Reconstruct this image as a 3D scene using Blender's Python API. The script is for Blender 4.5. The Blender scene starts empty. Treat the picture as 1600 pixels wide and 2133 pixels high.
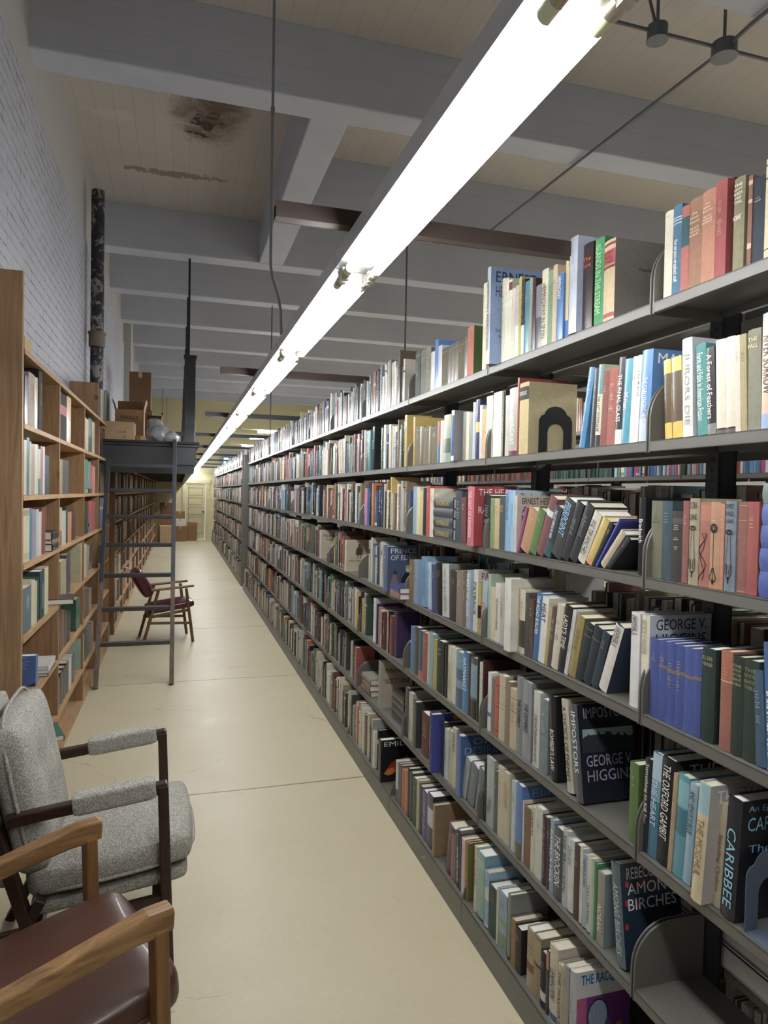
import bpy, bmesh, math, random
from math import radians as R, pi, sin, cos, tan, sqrt
from mathutils import Vector, Matrix
S = bpy.context.scene
COL = S.collection
# ---------------------------------------------------------------- camera
EYE = 1.61
YAW, PITCH, ROLL, FPX = R(16.73), R(1.47), R(1.08), 1425.5
cd = bpy.data.cameras.new('camera'); cam = bpy.data.objects.new('camera', cd); COL.objects.link(cam)
cd.sensor_fit = 'HORIZONTAL'; cd.sensor_width = 36.0; cd.lens = 36.0*FPX/1600
cd.clip_start = 0.02; cd.clip_end = 200
CR = Matrix.Rotation(-YAW, 3, 'Z') @ Matrix.Rotation(pi/2-PITCH, 3, 'X') @ Matrix.Rotation(ROLL, 3, 'Z')
cam.matrix_world = Matrix.Translation((0, 0, EYE)) @ CR.to_4x4()
S.camera = cam
# ---------------------------------------------------------------- exposure, world
S.view_settings.view_transform = 'Standard'
try: S.view_settings.look = 'None'
except Exception: pass
S.view_settings.exposure = 1.66; S.view_settings.gamma = 1.0; S.view_settings.use_curve_mapping = False
W = bpy.data.worlds.new('world'); S.world = W; W.use_nodes = True
W.node_tree.nodes['Background'].inputs[0].default_value = (0.80, 0.86, 1.0, 1)
W.node_tree.nodes['Background'].inputs[1].default_value = 0.30
TUBE_POWER = 17.5
S.cycles.max_bounces = 7; S.cycles.diffuse_bounces = 4; S.cycles.glossy_bounces = 3
S.cycles.sample_clamp_indirect = 4.0; S.cycles.sample_clamp_direct = 0
S.cycles.use_denoising = True
rnd = random.Random(7)
# ---------------------------------------------------------------- photo frame helpers (a pixel of the 1600 x 2133 frame meets a plane of the room)
def ray(u, v): return CR @ Vector(((u-800)/FPX, -(v-1066.5)/FPX, -1.0))
def on(axis, u, v, val):
    d = ray(u, v); o = Vector((0, 0, EYE)); t = (val-o[axis])/d[axis]; return o+d*t
def solve_y(u, X, Z):
    # Y of the point (X, Y, Z) that is seen in column u
    k = (u-800)/FPX; T = CR.transposed()
    a = T @ Vector((X, 0, Z-EYE)); b = T @ Vector((0, 1, 0))
    return -(a.x + k*a.z)/(b.x + k*b.z)
def solve_z(v, X, Y):
    k = -(v-1066.5)/FPX; T = CR.transposed()
    a = T @ Vector((X, Y, -EYE)); b = T @ Vector((0, 0, 1))
    return -(a.y + k*a.z)/(b.y + k*b.z)
# ---------------------------------------------------------------- colours and materials
def lin(h):
    h = h.lstrip('#'); c = [int(h[i:i+2], 16)/255 for i in (0, 2, 4)]
    return tuple((x/12.92 if x <= .04045 else ((x+.055)/1.055)**2.4) for x in c)+(1.0,)
MATS = {}
class NT:
    def __init__(s, name):
        s.m = bpy.data.materials.new(name); s.m.use_nodes = True; s.t = s.m.node_tree; s.b = s.t.nodes['Principled BSDF']
        s.pos = None
    def n(s, typ, **kw):
        x = s.t.nodes.new(typ)
        for k, v in kw.items():
            if k.startswith('i_'): x.inputs[k[2:].replace('_', ' ')].default_value = v
            else: setattr(x, k, v)
        return x
    def l(s, a, b): s.t.links.new(a, b)
    def P(s, scale=(1, 1, 1), obj=False):
        if obj:
            g = s.n('ShaderNodeTexCoord').outputs['Object']
        else:
            g = s.n('ShaderNodeNewGeometry').outputs['Position']
        mp = s.n('ShaderNodeMapping'); mp.inputs['Scale'].default_value = scale; s.l(g, mp.inputs[0]); return mp.outputs[0]
    def noise(s, vec, scale, detail=4, rough=.6, dist=0):
        x = s.n('ShaderNodeTexNoise'); x.inputs['Scale'].default_value = scale; x.inputs['Detail'].default_value = detail
        x.inputs['Roughness'].default_value = rough; x.inputs['Distortion'].default_value = dist; s.l(vec, x.inputs['Vector']); return x.outputs['Fac']
    def ramp(s, fac, stops):
        x = s.n('ShaderNodeValToRGB'); e = x.color_ramp.elements
        while len(e) > 1: e.remove(e[-1])
        e[0].position = stops[0][0]; e[0].color = stops[0][1]
        for p, c in stops[1:]:
            q = e.new(p); q.color = c
        s.l(fac, x.inputs[0]); return x.outputs[0]
    def math(s, op, a, b=None, clamp=False):
        x = s.n('ShaderNodeMath', operation=op, use_clamp=clamp)
        for i, v in enumerate((a, b)):
            if v is None: continue
            if isinstance(v, (int, float)): x.inputs[i].default_value = v
            else: s.l(v, x.inputs[i])
        return x.outputs[0]
    def mix(s, fac, a, b, mode='MIX'):
        x = s.n('ShaderNodeMix', data_type='RGBA', blend_type=mode)
        for i, v in ((0, fac), (6, a), (7, b)):
            if isinstance(v, (int, float)): x.inputs[i].default_value = v
            elif isinstance(v, tuple): x.inputs[i].default_value = v
            else: s.l(v, x.inputs[i])
        return x.outputs[2]
    def bump(s, h, strength=.3, dist=.01):
        x = s.n('ShaderNodeBump'); x.inputs['Strength'].default_value = strength; x.inputs['Distance'].default_value = dist
        s.l(h, x.inputs['Height']); s.l(x.outputs[0], s.b.inputs['Normal'])
    def base(s, c):
        if isinstance(c, tuple): s.b.inputs['Base Color'].default_value = c
        else: s.l(c, s.b.inputs['Base Color'])
    def rough(s, r):
        if isinstance(r, (int, float)): s.b.inputs['Roughness'].default_value = r
        else: s.l(r, s.b.inputs['Roughness'])
G1 = (1, 1, 1, 1); G0 = (0, 0, 0, 1)
def grey(v): return (v, v, v, 1)
def simple(name, hexc, rough=.5, metal=0, var=.12, scale=8, bump=0, obj=True, coat=0):
    if name in MATS: return MATS[name]
    t = NT(name); c = lin(hexc); p = t.P(obj=obj)
    f = t.noise(p, scale, 5)
    t.base(t.mix(f, tuple(x*(1-var) for x in c[:3])+(1,), tuple(min(1, x*(1+var)) for x in c[:3])+(1,)))
    t.rough(rough); t.b.inputs['Metallic'].default_value = metal; t.b.inputs['Coat Weight'].default_value = coat
    if bump: t.bump(t.noise(p, scale*10, 3), bump, .002)
    MATS[name] = t.m; return t.m
def emis(name, hexc, power):
    t = NT(name); t.base(lin(hexc)); t.b.inputs['Emission Color'].default_value = lin(hexc); t.b.inputs['Emission Strength'].default_value = power
    return t.m
def wood(name, c1, c2, scale=(1, 1, 1), rough=.55, grain=30, knots=True, band=1.2):
    grain = grain*2.6; scale = tuple(q*.5 if q < 1 else q for q in scale)
    t = NT(name); p = t.P(scale, obj=True)
    w = t.noise(p, grain, 6, .65, 1.0); f2 = t.noise(p, 2.0, 3, .5, .5)
    w = t.ramp(w, [(.32, G0), (.68, G1)]); c = t.mix(w, lin(c1), lin(c2)); c = t.mix(t.math('MULTIPLY', f2, band*.45, True), c, tuple(x*.55 for x in lin(c1)[:3])+(1,))
    if knots:
        v = t.n('ShaderNodeTexVoronoi'); v.inputs['Scale'].default_value = 4.2; t.l(t.P((1.0, 1.0, .75), obj=True), v.inputs['Vector'])
        k = t.ramp(v.outputs['Distance'], [(0, G1), (.05, grey(.7)), (.12, G0)])
        c = t.mix(k, c, lin('3a2415'))
    t.base(c); t.rough(rough); t.bump(w, .15, .002); return t.m
def painted(name, hexc, dark, boards=True, rough=.6, spots=True):
    t = NT(name); p = t.P(); n1 = t.noise(p, .9, 6, .6); n2 = t.noise(p, 14, 4)
    c = t.mix(n1, lin(hexc), lin(dark))
    h = n2
    if boards:
        sx = t.n('ShaderNodeSeparateXYZ'); t.l(p, sx.inputs[0])
        zz = t.math('MODULO', t.math('ADD', sx.outputs[2], t.math('MULTIPLY', t.noise(p, 1.3, 2), .02)), .145)
        ln = t.ramp(zz, [(0, G1), (.006, G1), (.012, G0)])
        c = t.mix(t.math('MULTIPLY', ln, .16), c, tuple(x*.45 for x in lin(dark)[:3])+(1,))
        h = t.math('SUBTRACT', t.math('MULTIPLY', n2, .5), t.math('MULTIPLY', ln, .25))
    if spots:
        sp = t.ramp(t.noise(p, 5, 8, .75, .6), [(.0, G0), (.66, G0), (.70, G1)])
        c = t.mix(t.math('MULTIPLY', sp, .25), c, lin('55524d'))
    t.base(c); t.rough(rough); t.bump(h, .45, .008); return t.m
# slab between the beams: painted boards, one rusty water stain and a peeling seam
def slab_material():
    t = NT('ceiling_paint'); p = t.P(); sx = t.n('ShaderNodeSeparateXYZ'); t.l(p, sx.inputs[0])
    n1 = t.noise(p, .8, 6, .6); c = t.mix(n1, lin('d2cbc2'), lin('b9b1a8'))
    xx = t.math('MODULO', t.math('ADD', sx.outputs[0], t.math('ADD', t.math('MULTIPLY', t.noise(p, 1.1, 2), .03), 10)), .16)
    ln = t.ramp(xx, [(0, G1), (.006, G1), (.012, G0)]); c = t.mix(t.math('MULTIPLY', ln, .13), c, lin('5f5952'))
    def blob(cx, cy, rx, ry):
        a = t.math('DIVIDE', t.math('SUBTRACT', sx.outputs[0], cx), rx); b = t.math('DIVIDE', t.math('SUBTRACT', sx.outputs[1], cy), ry)
        return t.math('SUBTRACT', 1.0, t.math('ADD', t.math('MULTIPLY', a, a), t.math('MULTIPLY', b, b)), True)
    ns = t.noise(p, 5, 8, .7, .8); nf = t.noise(p, 9, 8, .7, .5)
    st = t.math('ADD', blob(.24, 6.3, .42, .75), t.math('MULTIPLY', t.math('SUBTRACT', ns, .5), 1.6))
    inside = t.ramp(blob(.24, 6.3, .6, 1.0), [(0, G0), (.05, G1)])
    rust = t.math('MULTIPLY', t.ramp(st, [(.30, G0), (.95, G1)]), inside)
    c = t.mix(t.math('MULTIPLY', rust, .9), c, lin('5f3f1c'))
    hole = t.math('MULTIPLY', t.ramp(t.math('ADD', blob(.22, 6.5, .34, .55), t.math('MULTIPLY', t.math('SUBTRACT', nf, .5), 3.0)), [(.95, G0), (1.0, G1)]), inside)
    c = t.mix(hole, c, lin('3d332a'))
    seam = t.math('ADD', blob(-.05, 7.62, 1.0, .13), t.math('MULTIPLY', t.math('SUBTRACT', nf, .5), 2.4))
    sm = t.math('MULTIPLY', t.ramp(seam, [(.72, G0), (.80, G1)]), t.ramp(blob(-.05, 7.62, 1.1, .3), [(0, G0), (.05, G1)]))
    c = t.mix(t.math('MULTIPLY', sm, .6), c, lin('5b5041'))
    w2 = t.math('ADD', blob(-.62, 6.6, .35, .16), t.math('MULTIPLY', t.math('SUBTRACT', nf, .5), 2.2))
    s2 = t.math('MULTIPLY', t.ramp(w2, [(.6, G0), (.75, G1)]), t.ramp(blob(-.62, 6.6, .4, .3), [(0, G0), (.05, G1)]))
    c = t.mix(t.math('MULTIPLY', s2, .5), c, lin('d5cfc2'))
    t.base(c); t.rough(.6)
    t.bump(t.math('SUBTRACT', t.math('MULTIPLY', nf, .5), t.math('ADD', t.math('MULTIPLY', ln, .2), t.math('ADD', hole, sm))), .5, .01); return t.m
def brick_material():
    t = NT('painted_brick'); p = t.P(); sx = t.n('ShaderNodeSeparateXYZ'); t.l(p, sx.inputs[0])
    cb = t.n('ShaderNodeCombineXYZ'); t.l(sx.outputs[1], cb.inputs[0]); t.l(t.math('ADD', sx.outputs[2], t.math('MULTIPLY', t.noise(p, 3, 3), .012)), cb.inputs[1])
    b = t.n('ShaderNodeTexBrick'); t.l(cb.outputs[0], b.inputs['Vector']); b.inputs['Scale'].default_value = 1
    b.inputs['Brick Width'].default_value = .215; b.inputs['Row Height'].default_value = .072; b.inputs['Mortar Size'].default_value = .005; b.inputs['Mortar Smooth'].default_value = .3
    n1 = t.noise(p, 1.1, 6, .65); n2 = t.noise(p, 22, 6, .7)
    c = t.mix(n1, lin('bcbcc2'), lin('9b9ba1'))
    crk = t.math('MULTIPLY', b.outputs['Fac'], t.ramp(t.noise(p, 7, 5, .7), [(.40, G0), (.62, G1)]))
    c = t.mix(t.math('MULTIPLY', crk, .9), c, lin('4a4a50'))
    ch = t.ramp(t.noise(p, 26, 8, .8, .5), [(.60, G0), (.66, G1)]); c = t.mix(t.math('MULTIPLY', ch, .45), c, lin('6e6c70'))
    t.base(c); t.rough(.55)
    t.bump(t.math('SUBTRACT', t.math('MULTIPLY', n2, .5), t.math('MULTIPLY', b.outputs['Fac'], 1.0)), .8, .012); return t.m
def floor_material():
    t = NT('polished_concrete'); p = t.P(); sx = t.n('ShaderNodeSeparateXYZ'); t.l(p, sx.inputs[0])
    n1 = t.noise(p, .9, 7, .65); n2 = t.noise(p, 40, 4, .8); n3 = t.noise(p, 5, 6, .7)
    c = t.mix(n1, lin('d6cbae'), lin('bdb190')); c = t.mix(t.math('MULTIPLY', n2, .45), c, lin('a99f86'))
    sp = t.ramp(t.noise(p, 38, 5, .8), [(.62, G0), (.70, G1)]); c = t.mix(t.math('MULTIPLY', sp, .4), c, lin('7d745f'))
    y = t.math('ADD', sx.outputs[1], t.math('MULTIPLY', t.noise(p, .8, 2), .03))
    j = t.math('ABSOLUTE', t.math('SUBTRACT', t.math('MODULO', t.math('ADD', y, 20.58-2.83-.015), 2.26), 1.13))
    # joints sit where the modulo runs through its middle
    jl = t.ramp(j, [(0, G1), (.0035, G1), (.006, G0)]); c = t.mix(t.math('MULTIPLY', jl, .85), c, lin('3b352a'))
    v = t.n('ShaderNodeTexVoronoi', feature='DISTANCE_TO_EDGE'); v.inputs['Scale'].default_value = .75
    wv = t.n('ShaderNodeVectorMath', operation='ADD'); t.l(p, wv.inputs[0])
    nz = t.n('ShaderNodeTexNoise'); nz.inputs['Scale'].default_value = 3.5; nz.inputs['Detail'].default_value = 6; t.l(p, nz.inputs['Vector'])
    sc = t.n('ShaderNodeVectorMath', operation='SCALE'); sc.inputs['Scale'].default_value = .35; t.l(nz.outputs['Color'], sc.inputs[0]); t.l(sc.outputs[0], wv.inputs[1])
    t.l(wv.outputs[0], v.inputs['Vector'])
    ck = t.math('MULTIPLY', t.ramp(v.outputs['Distance'], [(0, G1), (.0015, G1), (.004, G0)]), t.ramp(n1, [(.5, G0), (.56, G1)]))
    c = t.mix(t.math('MULTIPLY', ck, .55), c, lin('5e5542'))
    t.base(c); t.rough(t.math('ADD', t.math('MULTIPLY', n3, .3), .27)); t.b.inputs['Specular IOR Level'].default_value = .4
    t.bump(t.math('SUBTRACT', t.math('MULTIPLY', n3, .3), t.math('ADD', jl, ck)), .12, .004); return t.m
def attr_material(name, rough, coat=0, fabric=False):
    t = NT(name); a = t.n('ShaderNodeAttribute', attribute_name='Col'); p = t.P(obj=True)
    n = t.noise(p, 60 if fabric else 18, 5, .7)
    c = t.mix(1.0, a.outputs['Color'], t.ramp(n, [(.25, grey(.68)), (.7, grey(.88))]), 'MULTIPLY')
    w = t.ramp(t.noise(p, 35, 7, .8), [(.66, G0), (.74, G1)]); c = t.mix(t.math('MULTIPLY', w, .25 if fabric else .1), c, lin('b9ae98'))
    hs = t.n('ShaderNodeHueSaturation'); hs.inputs['Saturation'].default_value = .84; t.l(c, hs.inputs['Color']); c = hs.outputs[0]
    t.base(c); t.rough(rough); t.b.inputs['Coat Weight'].default_value = coat; t.b.inputs['Coat Roughness'].default_value = .18
    if fabric: t.bump(t.noise(p, 500, 2), .2, .0008)
    return t.m
M = {}
M['slab'] = slab_material(); M['beam'] = painted('beam_paint', 'cccfd7', 'aeb1bb'); M['brick'] = brick_material(); M['floor'] = floor_material()
M['plaster'] = painted('plaster_paint', 'b9b5b0', '9f9b97', boards=False); M['cream'] = painted('cream_paint', 'd8cfa6', 'c4ba90', boards=False, spots=False)
M['steel'] = simple('shelf_enamel', '65635c', .42, 0, .08, 5); M['steel_dark'] = simple('upright_enamel', '34363a', .5, 0, .1, 5)
M['black'] = simple('black_metal', '1c1c1d', .4); M['blued'] = simple('blue_grey_metal', '5a6474', .4)
M['pine'] = wood('pine_board', '856545', 'b3916a', (1, 1, .12), grain=16); M['pine_x'] = wood('pine_shelf_board', 'a07d55', 'c8a67e', (1, .12, 1), grain=16)
M['pine_dark'] = wood('aged_pine_board', '7d5330', '9a6b42', (1, 1, .12), grain=16)
M['walnut'] = wood('dark_walnut', '2b1a15', '402a20', (.3, 1, 1), .35, 20, False); M['oak'] = wood('worn_oak', '6d4d2e', 'b89060', (.25, 1, 1), .4, 14, False, 1.6)
M['oak_v'] = wood('worn_oak_leg', '7d5732', 'a07544', (1, 1, .2), .4, 14, False, 1.4)
M['teak'] = wood('teak', '5e4228', '80603c', (1, 1, .3), .4, 14, False)
M['ladder'] = wood('ladder_worn_paint', '3a3a3c', '55504a', (1, 1, .2), .5, 10, False, 1.0); M['ladder_wood'] = wood('ladder_bare_wood', '5d4b3c', '857464', (1, 1, .15), .6, 12, False)
M['rung'] = simple('rung_grey_paint', '35373b', .45, 0, .2, 20)
M['mezz'] = simple('dark_grey_paint', '303235', .42, 0, .15, 3); M['mezz_in'] = simple('dark_soffit', '2a2b2c', .6)
M['pages'] = simple('page_edges', 'd6cdb6', .8, 0, .15, 60); M['pages_w'] = simple('white_page_edges', 'e6e2d8', .8, 0, .1, 60)
M['galv'] = simple('galvanised_steel', '8b8f93', .35, .7, .15, 12); M['rust'] = simple('rusty_channel', '50443f', .5, .5, .3, 6)
M['dark_galv'] = simple('dull_conduit', '6b6d70', .45, .4, .2, 8)
M['fixture'] = simple('fixture_enamel', 'b6b6b4', .4); M['tube'] = emis('fluorescent_tube', 'fbfdff', TUBE_POWER); M['tube_end'] = simple('tube_cap', 'd9dcb8', .35)
M['cap'] = simple('tube_cap_metal', 'aaa08f', .3, .8); M['socket'] = simple('lamp_socket', 'c8c6bd', .4)
M['card'] = simple('brown_cardboard', '8d6a47', .75, 0, .15, 4); M['card_dark'] = simple('dark_cardboard', '6d4e33', .75, 0, .15, 4); M['card_light'] = simple('pale_cardboard', 'b59a77', .75, 0, .12, 4)
M['white'] = simple('white_card', 'dedad2', .7); M['bag'] = simple('grey_plastic_film', '9b9d9f', .28, 0, .25, 6, coat=.4)
M['redvinyl'] = simple('oxblood_vinyl', '4c1320', .3, 0, .2, 6, coat=.3)
M['leather'] = simple('brown_leather', '4e3024', .36, 0, .22, 3, bump=.1, coat=.12)
M['cloth'] = attr_material('book_cloth', .75, 0, True); M['jacket'] = attr_material('book_jacket', .38, .25)
def rustpipe():
    t = NT('peeling_pipe'); p = t.P(); f = t.noise(p, 9, 8, .75, .4); k = t.ramp(f, [(.50, G0), (.55, G1)])
    t.base(t.mix(k, lin('27272a'), lin('8c8882'))); t.rough(.45); t.bump(k, .5, .004); return t.m
M['pipe'] = rustpipe()
def tweed():
    t = NT('grey_tweed'); p = t.P(obj=True)
    v = t.n('ShaderNodeTexVoronoi'); v.inputs['Scale'].default_value = 230; t.l(p, v.inputs['Vector'])
    n = t.noise(p, 330, 3, .9); n2 = t.noise(p, 60, 4, .7)
    f = t.math('ADD', t.math('ADD', t.math('MULTIPLY', v.outputs['Distance'], .45), t.math('MULTIPLY', n, .45)), t.math('MULTIPLY', n2, .25))
    t.base(t.ramp(f, [(.28, lin('55544f')), (.5, lin('918f86')), (.70, lin('bdbab0'))])); t.rough(.95); t.b.inputs['Specular IOR Level'].default_value = .2; t.bump(f, .7, .003); return t.m
M['tweed'] = tweed()
# ---------------------------------------------------------------- mesh builder
class MB:
    def __init__(s): s.v = []; s.f = []; s.c = []; s.smooth = []
    def add(s, vs, fs, col=None, mat=None, smooth=False):
        o = len(s.v)
        for v in vs:
            v = Vector(v); s.v.append(mat @ v if mat else v)
        for f in fs:
            s.f.append([i+o for i in f]); s.c.append(col); s.smooth.append(smooth)
        return s
    def box(s, x0, x1, y0, y1, z0, z1, col=None, mat=None):
        vs = [(x, y, z) for x in (x0, x1) for y in (y0, y1) for z in (z0, z1)]
        return s.add(vs, [(0, 1, 3, 2), (4, 6, 7, 5), (0, 4, 5, 1), (2, 3, 7, 6), (0, 2, 6, 4), (1, 5, 7, 3)], col, mat)
    def cyl(s, p0, p1, r, n=12, r1=None, caps=True, col=None):
        p0, p1 = Vector(p0), Vector(p1); d = (p1-p0).normalized(); a = d.orthogonal().normalized(); b = d.cross(a); r1 = r if r1 is None else r1
        vs = [p0+(a*cos(2*pi*i/n)+b*sin(2*pi*i/n))*r for i in range(n)]+[p1+(a*cos(2*pi*i/n)+b*sin(2*pi*i/n))*r1 for i in range(n)]
        s.add(vs, [(i, (i+1) % n, n+(i+1) % n, n+i) for i in range(n)], col, None, True)
        if caps: s.add(vs, [tuple(range(n-1, -1, -1)), tuple(range(n, 2*n))], col)
        return s
    def tube(s, pts, r, n=8):
        pts = [Vector(p) for p in pts]; vs = []; fs = []; a = None
        for k, p in enumerate(pts):
            d = (pts[min(k+1, len(pts)-1)]-pts[max(k-1, 0)]).normalized()
            a = d.orthogonal().normalized() if a is None else (a-d*a.dot(d)).normalized()
            b = d.cross(a); vs += [p+(a*cos(2*pi*i/n)+b*sin(2*pi*i/n))*r for i in range(n)]
        for k in range(len(pts)-1):
            fs += [(k*n+i, k*n+(i+1) % n, (k+1)*n+(i+1) % n, (k+1)*n+i) for i in range(n)]
        s.add(vs, fs, None, None, True); s.add(vs, [tuple(range(n-1, -1, -1)), tuple(range(len(vs)-n, len(vs)))]); return s
    def bar(s, p0, p1, w, h, up=(0, 0, 1)):
        # rectangular bar from p0 to p1
        p0, p1 = Vector(p0), Vector(p1); d = (p1-p0).normalized(); u = Vector(up); a = d.cross(u).normalized(); b = a.cross(d)
        vs = [p+a*i*w/2+b*j*h/2 for p in (p0, p1) for i, j in ((-1, -1), (1, -1), (1, 1), (-1, 1))]
        return s.add(vs, [(0, 3, 2, 1), (4, 5, 6, 7), (0, 1, 5, 4), (1, 2, 6, 5), (2, 3, 7, 6), (3, 0, 4, 7)])
    def prism(s, prof, y0, y1, axis=1, col=None):
        # closed profile extruded along an axis; profile gives the other two coordinates in order
        n = len(prof); k = [i for i in range(3) if i != axis]; vs = []
        for y in (y0, y1):
            for a, b in prof:
                v = [0, 0, 0]; v[axis] = y; v[k[0]] = a; v[k[1]] = b; vs.append(v)
        return s.add(vs, [tuple(range(n)), tuple(range(2*n-1, n-1, -1))]+[(i, n+i, n+(i+1) % n, (i+1) % n) for i in range(n)], col)
    def mesh(s, name, colour=False):
        me = bpy.data.meshes.new(name); me.from_pydata([tuple(v) for v in s.v], [], s.f)
        if colour:
            at = me.color_attributes.new('Col', 'FLOAT_COLOR', 'CORNER'); buf = []
            for f, c in zip(s.f, s.c): buf += list(c or (.5, .5, .5, 1))*len(f)
            at.data.foreach_set('color', buf)
        me.polygons.foreach_set('use_smooth', s.smooth)
        return me
    def build(s, name, mat, parent=None, colour=False, fix=True, bevel=0, subsurf=0):
        me = s.mesh(name, colour)
        if fix:
            b = bmesh.new(); b.from_mesh(me); bmesh.ops.recalc_face_normals(b, faces=b.faces); b.to_mesh(me); b.free()
        me.materials.append(mat); o = bpy.data.objects.new(name, me); COL.objects.link(o)
        if parent: o.parent = parent
        if bevel:
            m = o.modifiers.new('bevel', 'BEVEL'); m.width = bevel; m.segments = 2; m.limit_method = 'ANGLE'; m.angle_limit = R(40)
        return o
def struct(o): o['kind'] = 'structure'; return o
def tag(o, label, cat, group=None, kind=None):
    o['label'] = label; o['category'] = cat
    if group: o['group'] = group
    if kind: o['kind'] = kind
    return o
def thing(name, label, cat, loc=(0, 0, 0), rz=0, group=None):
    o = bpy.data.objects.new(name, None); COL.objects.link(o); o.location = loc; o.rotation_euler = (0, 0, rz); o.empty_display_size = .05
    return tag(o, label, cat, group)
def dup(root, loc, rz=None, label=None, group=None):
    r = root.copy(); COL.objects.link(r); r.location = loc
    if rz is not None: r.rotation_euler = (0, 0, rz)
    if label: r['label'] = label
    if group: r['group'] = group
    for ch in list(root.children):
        c = ch.copy(); COL.objects.link(c); c.parent = r
        for g in list(ch.children):
            d = g.copy(); COL.objects.link(d); d.parent = c
    return r
TXT = {}
def text_mesh(s, bold=0.0):
    k = (s, bold)
    if k not in TXT:
        cu = bpy.data.curves.new('lettering', 'FONT'); cu.body = s; cu.resolution_u = 2; cu.offset = bold; cu.align_x = 'CENTER'; cu.align_y = 'CENTER'
        cu.space_line = .95
        o = bpy.data.objects.new('lettering', cu); COL.objects.link(o)
        dg = bpy.context.evaluated_depsgraph_get(); me = bpy.data.meshes.new_from_object(o.evaluated_get(dg))
        COL.objects.unlink(o); bpy.data.objects.remove(o)
        me.materials.clear()
        xs = [v.co.x for v in me.vertices] or [0]; ys = [v.co.y for v in me.vertices] or [0]
        cx, cy = (min(xs)+max(xs))/2, (min(ys)+max(ys))/2
        for v in me.vertices: v.co.x -= cx; v.co.y -= cy
        TXT[k] = (me, max(xs)-min(xs), max(ys)-min(ys))
    return TXT[k]
INK = {}
def ink(h):
    if h not in INK:
        t = NT('ink_'+h); t.base(lin(h)); t.rough(.5); INK[h] = t.m
    return INK[h]
def lettering(s, centre, xdir, ydir, w, h, colour, parent, name='title', stretch=True, bold=0.0):
    me0, mw, mh = text_mesh(s, bold)
    me = me0.copy(); me.materials.append(ink(colour))
    sx, sy = w/max(mw, 1e-6), h/max(mh, 1e-6)
    if not stretch: sx = sy = min(sx, sy)
    else: sx = min(sx, sy*1.6); sy = min(sy, sx*2.6)
    X, Y = Vector(xdir), Vector(ydir); Z = X.cross(Y)
    mt = Matrix(((X.x*sx, Y.x*sy, Z.x, centre[0]), (X.y*sx, Y.y*sy, Z.y, centre[1]), (X.z*sx, Y.z*sy, Z.z, centre[2]), (0, 0, 0, 1)))
    me.transform(mt); o = bpy.data.objects.new(name, me); COL.objects.link(o); o.parent = parent; return o
# ================================================================ THE ROOM
ZB, ZS, XW, YE, YN, XE = 4.42, 4.93, -0.93, 23.6, -2.5, 11.0
struct(MB().box(XW-.3, XE, YN, YE, -.1, 0).build('floor', M['floor']))
struct(MB().box(XW-.3, XE, YN, YE+.3, ZS, ZS+.2).build('ceiling', M['slab']))
wl = struct(MB().box(XW-.3, XW, YN, YE, 0, 4.14).build('wall_left', M['brick']))
struct(MB().box(XW-.3, XW-.015, YN, YE, 4.14, ZS).build('wall_left_plaster_band', M['plaster'], wl))
struct(MB().box(XE, XE+.2, YN, YE, 0, ZS).build('wall_right', M['plaster']))
struct(MB().box(XW-.3, XE, YN-.2, YN, 0, ZS).build('wall_near', M['plaster']))
wf = MB(); wx0, wx1, wz0, wz1 = 1.42, 2.0, 1.9, 2.76
wf.box(1.28, 6, YE, YE+.2, 3.0, ZS)
wf.box(XW-.3, .16, YE, YE+.2, 0, ZS).box(.16, 1.28, YE, YE+.2, 2.0, ZS).box(.98, 1.28, YE, YE+.2, 0, 2.0).box(.16, .98, YE, YE+.2, 1.90, 2.0)
struct(wf.build('wall_far', M['cream']))
wg = MB().box(1.28, wx0, YE, YE+.2, 0, 3.0).box(wx1, XE, YE, YE+.2, 0, 3.0).box(6, XE, YE, YE+.2, 3.0, ZS).box(wx0, wx1, YE, YE+.2, 0, wz0).box(wx0, wx1, YE, YE+.2, wz1, 3.0)
struct(wg.build('wall_far_grey', M['plaster']))
wn = struct(MB().box(wx0, wx1, YE+.05, YE+.06, wz0, wz1).build('window_1', emis('daylight_pane', '7fb0ff', 2.0)))
wfm = MB()
for i in range(4): wfm.box(wx0+i*(wx1-wx0)/3-.015, wx0+i*(wx1-wx0)/3+.015, YE-.02, YE+.04, wz0, wz1)
for i in range(5): wfm.box(wx0, wx1, YE-.02, YE+.04, wz0+i*(wz1-wz0)/4-.015, wz0+i*(wz1-wz0)/4+.015)
wfm.build('window_frame', M['black'], wn)
# concrete beams across the room
ybeams = [-1.5, 1.3, 3.15, 5.045, 6.87, 8.70, 10.45, 12.30, 14.2, 16.1, 18.0, 19.95, 21.9]
k = 0
for y in ybeams:
    k += 1
    x0 = XW-.1 if y != 6.87 else 1.2
    struct(MB().box(x0, XE, y-.13, y+.13, ZB, ZS+.02).build('trim_%d' % k, M['beam'], bevel=.012))
k += 1; struct(MB().box(.915, 1.21, 5.1, 8.65, ZB+.004, ZS+.02).build('trim_%d' % k, M['beam'], bevel=.012))
# pilaster on the left wall
k += 1; struct(MB().box(XW-.05, XW+.11, 12.75, 13.2, 0, ZS).build('trim_%d' % k, M['plaster']))
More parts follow.
